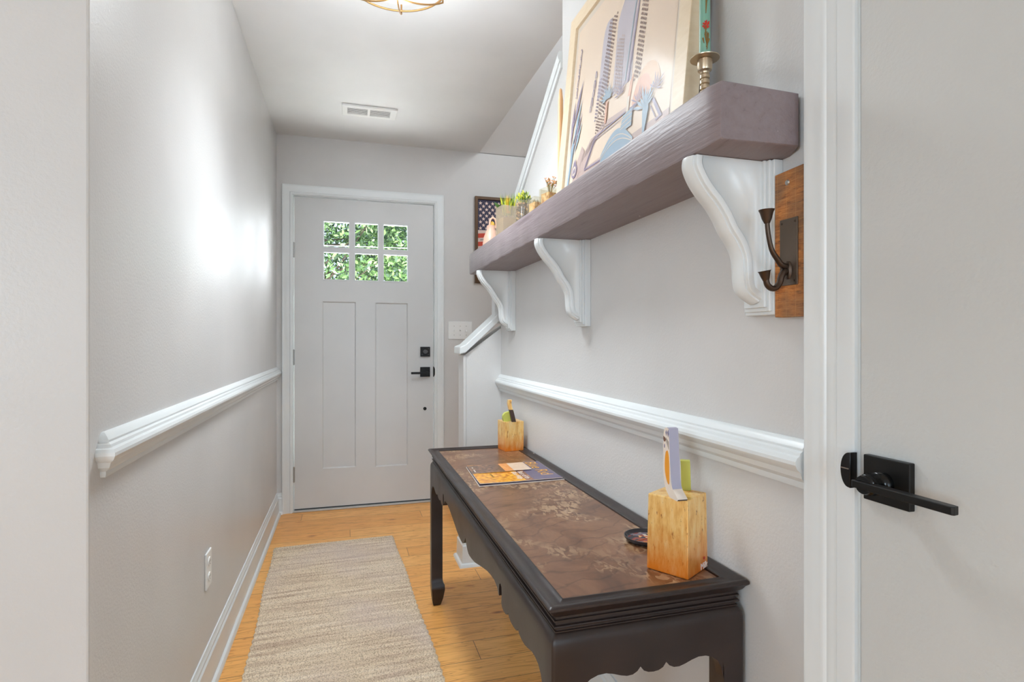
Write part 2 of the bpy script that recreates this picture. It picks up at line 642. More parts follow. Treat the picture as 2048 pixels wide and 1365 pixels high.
# cap of the knee wall, slanted with the stair, and its trims
mb = MB()
mb.prism([[(.532, 1.045), (.532, 1.082), (.56, 1.092), (XR, 1.262), (XR, 1.222), (.56, 1.052)]], XZY, YK - .018, YK + .138)
struct(mb.build('trim_1', M['trim'], bevel=.005))
struct(MB().box((.712, YK + .002, 1.20), (XR + .02, YK + .06, 1.545)).build('trim_2', M['trim'], bevel=.003))
struct(MB().box((.553, YK - .004, .14), (.562, YK + .124, 1.04)).box((.56, YK - .004, .14), (.566, YK, 1.04)).build('trim_3', M['wall'], bevel=.0015))
# sloping cap on the stair side of the right wall, with a rounded nose
mb = MB()
sl = (2.12 - 1.545) / (1.8977 - 2.74)
pa, pb = Vector((2.775, 1.521)), Vector((1.8977, 2.12))
prof = [(-.012, -.002), (-.018, .006), (-.018, .018), (-.012, .026), (.13, .026), (.13, -.002), (0.0, -.002), (0.0, -.022), (-.008, -.022), (-.008, -.002)]
mb.loft([[(XR + a, p.x, p.y + b * 1.25) for a, b in prof] for p in (pa, pb)])
struct(mb.build('trim_4', M['trim'], smooth=40))

# baseboards
BP = [(0, 0), (.016, 0), (.016, .012), (.0135, .085), (.0135, .10), (.009, .106), (.009, .115), (.005, .121), (.004, .132), (0, .133)]
SH = [(.014, 0), (.03, 0), (.029, .008), (.024, .015), (.014, .019)]


def base_run(mb, path, prof=BP):
    casing_path = [Vector(p) for p in path]
    n = len(path)
    rings = []
    for i in range(n):
        d1 = (casing_path[i] - casing_path[i - 1]).normalized() if i else None
        d2 = (casing_path[i + 1] - casing_path[i]).normalized() if i < n - 1 else None
        n1 = Vector((-d1.y, d1.x)) if d1 else None
        n2 = Vector((-d2.y, d2.x)) if d2 else None
        m = ((n1 + n2) / (n1 + n2).dot(n1)) if (n1 and n2) else (n1 or n2)
        rings.append([(path[i][0] + m.x * a, path[i][1] + m.y * a, b) for a, b in prof])
    mb.loft(rings)


mb = MB()
lpath = [(-.392, YE), (XL, YE), (XL, 1.15), (-3.48, 1.15)]
for pr_ in (BP, SH):
    base_run(mb, lpath, pr_)
struct(mb.build('baseboard_left', M['trim'], smooth=30))
mb = MB()
rpath = [(XR, .765), (XR, YK), (.56, YK), (.56, YK + .12), (.66, YK + .12)]
for pr_ in (BP, SH):
    base_run(mb, rpath, pr_)
struct(mb.build('baseboard_right', M['trim'], smooth=30))
mb = MB()
base_run(mb, [(XR, -6.98), (XR, -.26)], BP)
struct(mb.build('baseboard_right_rear', M['trim'], smooth=30))
mb = MB()
base_run(mb, [(-3.48, -6.98), (-2.19, -6.98)], BP)
struct(mb.build('baseboard_rear', M['trim'], smooth=30))
mb = MB()
base_run(mb, [(-3.48, 1.15), (-3.48, -6.98)], BP)
struct(mb.build('baseboard_room_side', M['trim'], smooth=30))

# chair rails (profile: proud, height)
RP = [(0, .861), (.010, .861), (.012, .866), (.012, .872), (.022, .880), (.026, .890), (.034, .896), (.038, .903), (.038, .909), (.034, .915),
      (.028, .918), (.026, .923), (.020, .926), (.020, .930), (.015, .936), (.009, .941), (.004, .943), (0, .943)]
mb = MB()
RP = [(a * .82, b) for a, b in RP]
mb.loft([[(XL + a, YE, b) for a, b in RP], [(XL + a, 1.205 - a, b) for a, b in RP], [(XL, 1.205 - a, b) for a, b in RP]])
struct(mb.build('trim_5', M['trim'], smooth=25), 'white moulded chair rail along the left hallway wall', 'chair rail')
mb = MB()
mb.loft([[(XR - a, y, b) for a, b in RP] for y in (YK - .0, .766)])
struct(mb.build('trim_6', M['trim'], smooth=25), 'white moulded chair rail behind the console table', 'chair rail')

# ------------------------------------------------------------------ front door
CP = [(0, 0), (0, .010), (.006, .013), (.012, .013), (.016, .010), (.022, .010), (.040, .014), (.048, .017), (.052, .018), (.060, .018), (.062, .012), (.062, 0)]
mb = MB()
casing(mb, [(-.335, 0), (-.335, 2.058), (.586, 2.058), (.586, 0)], CP, XZY, YE, -1)
struct(mb.build('trim_7', M['trim'], smooth=35), 'white casing around the front door', 'door casing')
# jambs inside the opening
mb = MB()
mb.prism([[(-.339, 0), (-.328, 0), (-.328, 2.052), (.580, 2.052), (.580, 0), (.591, 0), (.591, 2.076), (-.339, 2.076)]], XZY, YE - .003, YE + .14)
mb.prism([[(-.330, 0), (-.318, 0), (-.318, 2.040), (.570, 2.040), (.570, 0), (.582, 0), (.582, 2.054), (-.330, 2.054)]], XZY, YE + .056, YE + .10)
struct(mb.build('trim_8', M['trim']))
struct(MB().box((-.33, YE - .012, 0), (.582, YE + .15, .012)).build('trim_9', mat('threshold_metal', rgb(190, 188, 184), .4, .3), bevel=.003))
d1 = struct(thing('door_1', None, None, (-.325, YE, 0)), 'grey-white front door with six-pane window and black lever', 'door')
DX0, DX1, DZ0, DZ1 = -.3245, .5755, .020, 2.047
F0 = YE + .006
gx = [(-.146, .020), (.0515, .2075), (.2375, .403)]
gz = [(1.512, 1.697), (1.7255, 1.900)]
panels = [(-.152, .270, .060, 1.370), (.186, .262, .402, 1.368)]
holes = [rect(x0, z0, x1, z1) for x0, x1 in gx for z0, z1 in gz] + [rect(*p) for p in panels]
mb = MB()
mb.prism([rect(DX0, DZ0, DX1, DZ1)] + holes, XZY, F0, F0 + .044)
for x0, z0, x1, z1 in panels:    # recessed flat panels with a bevelled rim
    q = .007
    mb.loft([[(x0, F0, z0), (x1, F0, z0), (x1, F0, z1), (x0, F0, z1)], [(x0 + q, F0 + .008, z0 + q), (x1 - q, F0 + .008, z0 + q), (x1 - q, F0 + .008, z1 - q), (x0 + q, F0 + .008, z1 - q)]], cap=False)
    mb.box((x0 - .002, F0 + .008, z0 - .002), (x1 + .002, F0 + .03, z1 + .002))
mb.build('slab', M['door'], d1)
mb = MB()                        # raised glazing beads round each light
for x0, x1 in gx:
    for z0, z1 in gz:
        q = .0045
        mb.prism([rect(x0 - .001, z0 - .001, x1 + .001, z1 + .001), rect(x0 + q, z0 + q, x1 - q, z1 - q)], XZY, F0 - .003, F0 + .018)
mb.build('glazing_bead', M['trim'], d1)
for x0, x1 in gx:
    for z0, z1 in gz:
        MB().box((x0, F0 + .019, z0), (x1, F0 + .023, z1)).build('pane', M['pane'], d1)
MB().box((DX0 + .002, F0 + .004, .004), (DX1 - .002, F0 + .04, .0195)).build('door_sweep', M['rubber'], d1)
for zc in (1.70, 1.005, .245):
    mb = MB().box((-.337, F0 - .006, zc - .048), (-.319, F0 + .0, zc + .048))
    mb.lathe((-.3275, F0 - .006, zc - .05), [(.0045, 0), (.0045, .1)], 10)
    for dz in (-.03, 0, .03):
        mb.lathe((-.3275, F0 - .006, zc + dz - .001), [(.0052, 0), (.0052, .002)], 10)
    mb.build('hinge', M['steel'], d1, smooth=40)
db = MB().box((.487, F0 - .014, 1.003), (.553, F0, 1.070)).build('deadbolt', M['black'], d1, bevel=.002)
mb = MB()
mb.lathe((0, 0, 0), [(.014, 0), (.014, .008)], 16)
mb.box((-.016, -.005, .008), (.016, .005, .018))
for p in ((-.022, -.02), (.022, -.02), (.022, .02)):
    mb.lathe((p[0], p[1], 0), [(.003, -.001), (.003, .002)], 8)
mb.v = [(.520 + x, F0 - .014 - z, 1.037 + y) for x, y, z in mb.v]
mb.build('thumb_turn', mat('grey_metal', rgb(95, 92, 90), .3, .8), db, smooth=40)
ro = MB().box((.486, F0 - .012, .864), (.553, F0, .931)).build('rosette', M['black'], d1, bevel=.002)
mb = MB()
mb.tube([(.530, F0 - .010, .893), (.530, F0 - .052, .893)], .011, 14)
mb.box((.419, F0 - .062, .885), (.542, F0 - .048, .900))
mb.build('lever', M['black'], ro, bevel=.002)
mb = MB()
mb.tube([(.5185, F0 + .002, .644), (.5185, F0 - .004, .644)], .0115, 16)
mb.tube([(.5185, F0 - .003, .644), (.5185, F0 - .007, .644)], .005, 12)
mb.build('hole_plug', M['black'], d1, smooth=40)
MB().prism([[(.5755 + .02 * math.cos(a) * .6, .898 + .036 * math.sin(a)) for a in [PI * (i / 12 - .5) for i in range(13)]]], XZY, F0 - .012, F0 + .002).build('strike_plate', M['black'], d1, smooth=40)

# ------------------------------------------------------------------ closet door in the right wall
DXF = .739
CP2 = [(0, 0), (0, .010), (.004, .012), (.030, .012), (.034, .009), (.038, .011), (.050, .012), (.054, .016), (.060, .018), (.076, .018), (.082, .022), (.086, .022), (.088, .016), (.088, 0)]
mb = MB()
casing(mb, [(-.16, 0), (-.16, 2.055), (.672, 2.055), (.672, 0)], [(a, -b) for a, b in CP2], YZX, XR, 1)
struct(mb.build('trim_10', M['trim'], smooth=35), 'white fluted casing beside the closet door', 'door casing')
mb = MB()
mb.prism([[(.676, 0), (.668, 0), (.668, 2.05), (-.156, 2.05), (-.156, 0), (-.165, 0), (-.165, 2.062), (.676, 2.062)]], YZX, XR - .003, XR + .12)
struct(mb.build('trim_11', M['trim']))
d2 = struct(thing('door_2', None, None, (XR, .662, 0)), 'flat textured white door with a large black lever in the right foreground', 'door')
MB().box((DXF, -.153, .012), (DXF + .036, .6655, 2.046)).build('slab', M['doorp'], d2, bevel=.0015)
ro = MB().box((.7285, .5805, .8785), (DXF, .6515, .944)).build('rosette', M['black'], d2, bevel=.0015)
mb = MB()
mb.tube([(.729, .618, .909), (.700, .618, .909)], .0155, 24)
mb.tube([(.700, .618, .909), (.690, .618, .909)], lambda t: .0155 - .003 * t, 24)
mb.build('lever_neck', mat('glossy_black', rgb(16, 16, 16), .16, .3), ro, smooth=40)
mb = MB()
pr2 = [(.685, .6315), (.688, .634), (.697, .630), (.702, .606), (.700, .60), (.6985, .50), (.697, .494), (.687, .4925), (.685, .4945)]
mb.prism([pr2], XYZ, .9035, .9138)
mb.build('lever', M['black'], ro, bevel=.0012)
mb = MB()
mb.prism([[(.6675 + .0175 * math.sin(a) ** .8 if 0 < a < PI else .6675, .9165 - .0265 * math.cos(a)) for a in [PI * i / 16 for i in range(17)]]], YZX, .7215, .735)
sp_ = mb.build('strike_plate', mat('black_plate', rgb(22, 20, 20), .22, .4), d2, smooth=40, bevel=.001)
MB().box((.7212, .670, .9175), (.7222, .6835, .9192)).build('worn_line', mat('worn_edge', rgb(120, 108, 98), .5), sp_)

# ================================================================== CEILING LAMP, VENT
lx, ly = .165, 1.955
brass = mat('aged_brass', rgb(176, 138, 92), .32, .85)
lampglass = mat('frosted_lamp_glass', rgb(226, 208, 172), .5)
P(lampglass).inputs['Emission Color'].default_value = rgb(255, 232, 190)
P(lampglass).inputs['Emission Strength'].default_value = .35
t = thing('ceiling_lamp', 'brass caged flush-mount ceiling lamp with frosted bowl, lit', 'ceiling lamp', (lx, ly, HC))
MB().lathe((lx, ly, HC - .03), [(.150, 0), (.155, .005), (.155, .03)], 40).build('canopy', brass, t, smooth=40)
MB().lathe((lx, ly, HC), [(.001, -.145), (.05, -.142), (.09, -.130), (.125, -.108), (.148, -.075), (.152, -.03), (.14, -.028)], 40, cap=False).build('glass_bowl', lampglass, t, smooth=60)
mb = MB()
ring = lambda r, z, n=48: [(lx + r * math.cos(2 * PI * i / n), ly + r * math.sin(2 * PI * i / n), z) for i in range(n)]
mb.tube(ring(.170, HC - .108), .0035, 8, closed=True)
mb.tube(ring(.160, HC - .028), .0035, 8, closed=True)
for k in range(3):
    a0 = k * PI / 3 + .35
    pts = []
    for i in range(25):
        u = i / 24 * 2 - 1
        r = .178 * u
        z = HC - .16 + .045 * abs(u) ** 2.4
        bow = .05 * (1 - u * u) * (1 if k % 2 else -1) * 0
        pts.append((lx + r * math.cos(a0) - bow * math.sin(a0), ly + r * math.sin(a0) + bow * math.cos(a0), z))
    e0, e1 = pts[0], pts[-1]
    pts = [(e0[0], e0[1], HC - .03), (e0[0], e0[1], HC - .09)] + pts + [(e1[0], e1[1], HC - .09), (e1[0], e1[1], HC - .03)]
    mb.tube(pts, .003, 8)
mb.lathe((lx, ly, HC - .168), [(.004, 0), (.014, .006), (.016, .014), (.006, .02)], 16)
mb.build('cage', brass, t, smooth=40)
light('bulb', 'POINT', (lx, ly, HC - .225), (0, 0, 0), 4.8, (.86, .94, 1), shadow_soft_size=.2, specular_factor=.02)
light('bulb_downward', 'SPOT', (lx, ly, HC - .19), (0, 0, 0), 30, (.86, .94, 1), shadow_soft_size=.16, specular_factor=.05, spot_size=math.radians(138), spot_blend=.9)

t = thing('ceiling_vent', 'small white two-section air register on the ceiling before the front door', 'vent', (.127, 3.365, HC))
mb = MB()
mb.prism([rect(-.025, 3.292, .282, 3.438), rect(.006, 3.322, .116, 3.408), rect(.132, 3.322, .244, 3.408)], XYZ, HC - .012, HC)
mb.build('frame', M['plastic'], t, bevel=.003)
mb = MB()
for x0, x1 in ((.006, .116), (.132, .244)):
    for i in range(7):
        y = 3.327 + i * .0125
        mb.box((x0, y, HC - .0105), (x1, y + .0055, HC - .0095))
mb.build('slats', M['plastic'], t)
MB().box((.0, 3.316, HC - .0012), (.25, 3.414, HC - .0004)).build('duct_opening', M['dark'], t)

# ================================================================== WALL PLATES
t = thing('light_switch_plate', 'white triple toggle switch plate on the wall right of the front door', 'light switch', (.763, YE, 1.183))
MB().box((.679, YE - .006, 1.122), (.848, YE, 1.246)).build('plate', M['plastic'], t, bevel=.003)
for i, x in enumerate((.7205, .7635, .8065)):
    mb = MB()
    s_ = 1 if i == 1 else -1
    mb.box((x - .005, YE - .0075, 1.172), (x + .005, YE - .006, 1.196))
    mb.prism([[(YE - .006, 1.179), (YE - .006, 1.189), (YE - .017, 1.184 + .008 * s_), (YE - .017, 1.180 + .006 * s_)]], YZX, x - .0038, x + .0038)
    mb.build('toggle', M['plastic'], t)
    for z in (1.152, 1.214):
        MB().tube([(x, YE - .0055, z), (x, YE - .0072, z)], .0028, 8).build('screw', M['steel'], t)
t = thing('wall_outlet', 'white duplex wall outlet low on the left hallway wall', 'outlet', (XL, 2.02, .376))
MB().box((XL, 1.984, .318), (XL + .006, 2.056, .434)).build('plate', M['plastic'], t, bevel=.0025)
for z in (.352, .400):
    mb = MB()
    mb.prism([ell(2.02, z, .0165, .0145, 20)], YZX, XL + .005, XL + .0085)
    o = mb.build('socket', M['plastic'], t, bevel=.0008)
    mb = MB()
    for dy in (-.006, .006):
        mb.box((XL + .0083, 2.02 + dy - .001, z - .002), (XL + .0087, 2.02 + dy + .001, z + .006))
    mb.tube([(XL + .0083, 2.02, z - .007), (XL + .0088, 2.02, z - .007)], .002, 8)
    mb.build('slots', M['dark'], o)

# ================================================================== MANTEL SHELF AND CORBELS
SX0, SY0, SY1, SZ0, SZ1 = .575, .781, 2.714, 1.433, 1.535
rnd = random.Random(3)
mb = MB()
rings = []
ny = 60
for i in range(ny + 1):
    y = SY0 + (SY1 - SY0) * i / ny
    e = .003 if i in (0, ny) else 0
    ring_ = []
    r = .006
    cx = [(SX0 + e, SZ0 + e), (SX0 + e, SZ1 - e), (XR, SZ1 - e), (XR, SZ0 + e)]
    pts = [(SX0 + r, SZ0), (SX0 + r * .3, SZ0 + r * .3), (SX0, SZ0 + r), (SX0, SZ1 - r), (SX0 + r * .3, SZ1 - r * .3), (SX0 + r, SZ1), (XR, SZ1), (XR, SZ0)]
    for a, b in pts:
        j = (rnd.random() - .5) * .0012
        ring_.append((a + (e if a < .7 else 0) + (j if a < .7 else 0), y, b + (e if b < 1.5 else -e) + j * (1 if a < .7 else 0)))
    if i == 0:  # worn rounded back corner at the near end
        ring_[6] = (XR - .012, y, SZ1 - .006)
        ring_[7] = (XR - .012, y, SZ0 + .006)
    rings.append(ring_)
r0 = [((p[0] - .66) * .985 + .66, SY0 - .002, (p[2] - 1.484) * .96 + 1.484) for p in rings[0]]
mb.loft([r0] + rings)
tag(mb.build('mantel_shelf', M['beam'], smooth=35), 'thick mauve-brown painted wooden beam shelf on white corbels', 'shelf')

CPTS = [(.580, 1.4325), (.579, 1.416), (.588, 1.395), (.604, 1.373), (.624, 1.352), (.640, 1.330), (.6525, 1.308), (.669, 1.286), (.680, 1.263), (.683, 1.240), (.685, 1.216), (.692, 1.198), (.714, 1.184)]
cor_lab = ['white scrolled corbel under the near end of the shelf, beside the coat hook', 'white scrolled corbel under the middle of the beam shelf', 'white scrolled corbel under the far end of the beam shelf, by the stair cap']
for i, y0 in enumerate((.828, 1.652, 2.482)):
    t = thing('corbel', cor_lab[i], 'bracket', (XR, y0 + .036, 1.157), 'corbels under the shelf')
    mb = MB()
    # back plate with a stepped edge
    mb.box((.7255, y0, 1.157), (XR, y0 + .076, SZ0 - .0005))
    mb.box((.7195, y0 + .005, 1.163), (.7256, y0 + .071, SZ0 - .0008))
    mb.box((.7135, y0 + .011, 1.170), (.7196, y0 + .065, SZ0 - .0006))
    mb.build('back_plate', M['trim'], t, bevel=.0015)
    cs = smoothpts(CPTS, 5)
    nrm = []
    for j in range(len(cs)):
        a, b = Vector(cs[max(j - 1, 0)]), Vector(cs[min(j + 1, len(cs) - 1)])
        d = (b - a).normalized()
        nrm.append(Vector((d.y, -d.x)) if False else Vector((d.y, -d.x)))
    # sections across the thickness: (dy, outward offset)
    sec = [(.018, -.012), (.0165, -.011), (.0165, -.002), (.018, 0), (.0225, .001), (.0225, .004), (.027, .006), (.033, .0085), (.045, .0085), (.051, .006), (.0555, .004), (.0555, .001), (.060, 0), (.0615, -.002), (.0615, -.011), (.060, -.012)]
    mb = MB()
    body = [(.7145, SZ0 - .0007)] + [c for c in cs] + [(.7145, 1.184)]
    mb.prism([body], XZY, y0 + .018, y0 + .060)
    rr = []
    for dy, off in sec:
        rr.append([(c[0] + n_.x * off, y0 + dy, min(c[1] + n_.y * off, SZ0 - .0006)) for c, n_ in zip(cs, nrm)])
    mb.loft(rr, closed=False, cap=False)
    mb.build('scroll', M['trim'], t, smooth=40)

# ================================================================== COAT HOOK BOARD
t = thing('coat_hook_board', 'reclaimed brown wooden board with an iron double coat hook', 'coat hook', (XR, .80, 1.15))
MB().prism([[(.762, 1.1515), (.826, 1.1515), (.826, 1.402), (.762, 1.404)]], YZX, .7255, XR).build('board', M['barn'], t, bevel=.001)
iron = mat('bronzed_iron', rgb(78, 64, 54), .38, .8)
MB().box((.7225, .772, 1.205), (.7258, .8115, 1.319)).build('mounting_plate', mat('aged_iron_plate', rgb(104, 90, 78), .42, .7), t, bevel=.0008)
yc = .792
mb = MB()
up = smoothpts([(.7235, yc, 1.236), (.716, yc, 1.237), (.708, yc, 1.240), (.700, yc, 1.249), (.690, yc, 1.262), (.684, yc, 1.280), (.6805, yc, 1.300), (.6795, yc, 1.312)], 4)
mb.tube(up, lambda t_: (.0065 - .0022 * min(t_ * 1.5, 1), .0058 - .002 * min(t_ * 1.5, 1)), 12)
dn = smoothpts([(.7235, yc, 1.228), (.715, yc, 1.228), (.7085, yc, 1.220), (.7045, yc, 1.208), (.697, yc, 1.2), (.688, yc, 1.199), (.680, yc, 1.205), (.677, yc, 1.2145)], 4)
mb.tube(dn, lambda t_: (.0065 - .001 * t_, .0055 - .0008 * t_), 12)
mb.tube([(.7238, yc, 1.245), (.7205, yc, 1.232), (.7238, yc, 1.216)], lambda t_: (.011 * math.sin(PI * (.15 + .7 * t_)), .004), 12)
mb.tube([(.6795, yc, 1.308), (.679, yc, 1.316), (.6785, yc, 1.326), (.6783, yc, 1.331)], lambda t_: .0045 + .0085 * t_ ** .8, 14)
mb.tube([(.678, yc, 1.210), (.676, yc, 1.218), (.6745, yc, 1.2255), (.674, yc, 1.228)], lambda t_: .0045 + .0065 * t_ ** .8, 14)
mb.build('double_hook', iron, t, smooth=50)
for y, z in ((.777, 1.212), (.8065, 1.212), (.777, 1.312), (.8065, 1.312)):
    mb = MB()
    mb.tube([(.7227, y, z), (.7217, y, z)], lambda t_: .0022 - .0006 * t_, 10)
    mb.build('nail', iron, t, smooth=40)
mb = MB()
mb.tube([(.7256, .797, 1.382), (.7236, .797, 1.382)], lambda t_: .005 - .0015 * t_, 14)
mb.box((.7233, .7965, 1.3795), (.7237, .7975, 1.3845))
mb.box((.7233, .7945, 1.3815), (.7237, .7995, 1.3825))
mb.build('screw', M['steel'], t, smooth=40)

# ================================================================== CONSOLE TABLE
TX0, TX1, TY0, TY1 = .333, .7415, .908, 2.41
t = thing('console_table', 'dark carved console table with a brown marble inlaid top against the right wall', 'table', ((TX0 + TX1) / 2, (TY0 + TY1) / 2, 0))


def rrect(ins, z, r=0.0, n=3):
    x0, x1, y0, y1 = TX0 + ins, TX1 - ins, TY0 + ins, TY1 - ins
    if r <= 0:
        r = 1e-4
    pts = []
    for cx, cy, a in ((x0 + r, y0 + r, PI), (x1 - r, y0 + r, 1.5 * PI), (x1 - r, y1 - r, 0), (x0 + r, y1 - r, .5 * PI)):
        for i in range(n + 1):
            b = a + PI / 2 * i / n
            pts.append((cx + r * math.cos(b), cy + r * math.sin(b), z))
    return pts


TP = [(.055, .634), (.0415, .634), (.0415, .6440), (.040, .6475), (.0375, .6485), (.035, .6475), (.032, .6455), (.024, .6452), (.014, .649), (.008, .6515), (.003, .6515), (.0, .6485), (.0, .6445), (.003, .6415),
      (.005, .640), (.009, .633), (.0175, .6268), (.0175, .6225), (.0145, .6215), (.0145, .6195), (.0185, .6185), (.0185, .6125), (.0145, .6115), (.0135, .6095), (.0145, .6075), (.019, .6065), (.019, .6025), (.0165, .6015), (.0165, .5995), (.020, .5985), (.055, .5985)]
mb = MB()
mb.loft([rrect(i_, z_, .004 if z_ > .63 and i_ < .01 else .0015) for i_, z_ in TP] + [rrect(TP[0][0], TP[0][1], .0015)], cap=False)
mb.build('top_frame', M['dwood'], t, smooth=40)
MB().box((TX0 + .042, TY0 + .042, .632), (TX1 - .042, TY1 - .042, .6452)).build('marble_inlay', M['marble'], t)

# shoulder profile shared by legs and aprons: (inset, z)
SHP = [(.0215, .5995), (.0185, .5993), (.0135, .596), (.0095, .589), (.0080, .580), (.0078, .565)]
LW = .048


def leg(cx, cy, sx, sy):
    """corner leg; sx,sy = outward directions"""
    mb = MB()
    ox = TX0 if sx < 0 else TX1
    oy = TY0 if sy < 0 else TY1
    rings = []
    prof = [(i_, z_, LW, 0) for i_, z_ in SHP] + [(.0078, .50, LW, 0), (.0078, .49, LW - .002, 0), (.0078, .30, LW - .002, 0), (.0080, .12, LW - .002, 0), (.0080, .098, LW - .001, 0), (.0078, .088, LW + .006, 0), (.0080, .07, LW + .007, 0), (.011, .03, LW, 0), (.016, .004, LW - .008, 0), (.018, 0, LW - .010, 0)]
    for i_, z_, w_, _ in prof:
        a0, b0 = ox - sx * i_, oy - sy * i_
        a1, b1 = ox - sx * (.0078 + w_), oy - sy * (.0078 + w_)
        r = .006
        ring_ = [(a0, b0 - sy * r), (a0 - sx * r * .1, b0 - sy * r * .5), (a0 - sx * r * .3, b0 - sy * r * .3), (a0 - sx * r * .5, b0 - sy * r * .1), (a0 - sx * r, b0), (a1, b0), (a1, b1), (a0, b1)]
        if sx * sy < 0:
            ring_.reverse()
        rings.append([(x, y, z_) for x, y in ring_])
    mb.loft(rings)
    return mb


for sx in (-1, 1):
    for sy in (-1, 1):
        leg(0, 0, sx, sy).build('leg', M['dwood'], t, smooth=38)

HS = [(0, .522), (.006, .516), (.014, .506), (.028, .496), (.045, .490), (.065, .490), (.09, .492), (.13, .497), (.17, .5065), (.21, .516), (.27, .529), (.31, .534), (.345, .5355), (.372, .529), (.381, .519), (.388, .517),
      (.3885, .522), (.3875, .532), (.391, .545), (.400, .551), (.409, .545), (.4115, .532), (.4105, .520), (.408, .510), (.413, .503), (.425, .499), (.445, .500), (.458, .505), (.465, .512),
      (.472, .506), (.485, .502), (.505, .5015), (.522, .503), (.532, .506), (.540, .513), (.548, .507), (.565, .504), (.585, .504), (.605, .508), (.63, .5145), (.65, .515), (.668, .511), (.682, .501), (.690, .488), (.695, .47)]
HF = [(0, .507), (.010, .508), (.019, .512), (.0255, .5205), (.032, .513), (.041, .5085), (.052, .508), (.064, .511), (.078, .516), (.092, .5195), (.107, .5188), (.121, .514), (.133, .505), (.140, .491), (.1440, .47)]


def apron(axis, side):
    """axis 'y' = long side at x side; 'x' = short side"""
    if axis == 'y':
        c, half, H_ = (TY0 + TY1) / 2, (TY1 - TY0) / 2 - .0078 - LW, HS
        o = TX0 if side < 0 else TX1
        fn = lambda a, b, ins: (o - side * ins, a, b)
    else:
        c, half, H_ = (TX0 + TX1) / 2, (TX1 - TX0) / 2 - .0078 - LW, HF
        o = TY0 if side < 0 else TY1
        fn = lambda a, b, ins: (a, o - side * ins, b)
    k = half / H_[-1][0]
    pts = [(c - d * k, z) for d, z in reversed(H_)] + [(c + d * k, z) for d, z in H_[1:]]
    mb = MB()
    poly = pts + [(c + half, .565), (c - half, .565)]
    mb.prism([poly], lambda a, b, tt: fn(a, b, tt), .0078, .030)
    mb.loft([[fn(c - half, z_, i_), fn(c + half, z_, i_)] for i_, z_ in SHP], closed=False, cap=False)
    mb.add([fn(c - half, .5995, .0215), fn(c + half, .5995, .0215), fn(c + half, .5995, .030), fn(c - half, .5995, .030), fn(c + half, .565, .030), fn(c - half, .565, .030)], [(0, 1, 2, 3), (3, 2, 4, 5)])
    return mb


for ax in ('y', 'x'):
    for s_ in (-1, 1):
        apron(ax, s_).build('apron', M['dwood'], t, smooth=35)

# ================================================================== THINGS ON THE TABLE
ZT = .6458


def square_block(base_pt, ang, size, z0, h, taper=.03):
    ca, sa = math.cos(ang), math.sin(ang)
    ux, uy = Vector((ca, sa)), Vector((-sa, ca))
    b = Vector(base_pt)
    q = [b, b + ux * size, b + (ux + uy) * size, b + uy * size]
    cen = b + (ux + uy) * size / 2
    return q, cen, ux, uy


def text_mesh(s, size, extrude=.0004):
    cu = bpy.data.curves.new('txt', 'FONT')
    cu.body = s
    cu.size = size
    cu.extrude = extrude
    o = bpy.data.objects.new('txt', cu)
    me = bpy.data.meshes.new_from_object(o)
    vs = [tuple(v.co) for v in me.vertices]
    fs = [tuple(p.vertices) for p in me.polygons]
    bpy.data.objects.remove(o)
    bpy.data.meshes.remove(me)
    bpy.data.curves.remove(cu)
    return vs, fs


leafgreen = painted('lime_green_paint', rgb(196, 198, 92), .5, 60, .2, .0006)
# near block
q, cen, ux, uy = square_block((.6355, .9555), math.radians(30.8), .0885, ZT, .153)
tb = thing('gold_block_sculpture', 'large gold-leafed wooden block with Milk lettering near the front of the table', 'sculpture', (cen.x, cen.y, ZT), 'gold blocks on the console table')
ZB = ZT + .153
rings = []
for z, s_ in ((ZT, 1.0), (ZT + .003, 1.01), (ZB - .003, .965), (ZB, .95)):
    rings.append([tuple((cen + (p - cen) * s_)) + (z,) for p in q])
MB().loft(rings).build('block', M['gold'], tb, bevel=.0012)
# green peg standing at the back right of the block
gp = cen + ux * .028 + uy * -.006
vdir = Vector((.53, .85)).normalized()
tdir = Vector((vdir.y, -vdir.x))
mb = MB()
hw = .0095
for nm, z0_, z1_, kk in (('peg', ZB, ZB + .060, 0),):
    a = gp
    rings = []
    for z, sh in ((ZB, 0.0), (ZB + .03, -.0008), (ZB + .052, -.0015), (ZB + .0615, -.0020)):
        d_ = .02 if z < ZB + .06 else .017
        c_ = a + tdir * sh
        rings.append([tuple(c_ - tdir * hw - vdir * 0) + (z,), tuple(c_ + tdir * hw - vdir * 0) + (z,), tuple(c_ + tdir * hw + vdir * d_) + (z,), tuple(c_ - tdir * hw + vdir * d_) + (z,)])
    mb.loft(rings)
mb.build('green_leaf', leafgreen, tb, bevel=.001)
# lettering at the foot of the right-hand face
vs, fs = text_mesh('Milk', .0185)
vs2, fs2 = MB().lathe((.0165, .0205, 0), [(.003, -.0004), (.003, .0004)], 12).v, MB().lathe((.0165, .0205, 0), [(.003, -.0004), (.003, .0004)], 12).f
nrm_ = -uy
org = q[1] - ux * .0365 + nrm_ * .0022


def on_face(v):
    return (org.x + ux.x * v[0] + nrm_.x * v[2], org.y + ux.y * v[0] + nrm_.y * v[2], ZT + .004 + v[1])


mb = MB()
mb.add([on_face(v) for v in vs], fs, 0)
mb.add([on_face(v) for v in vs2], fs2, 1)
mb.build('lettering', [mat('white_print', rgb(240, 225, 215), .5), mat('red_print', rgb(190, 30, 20), .5)], tb)

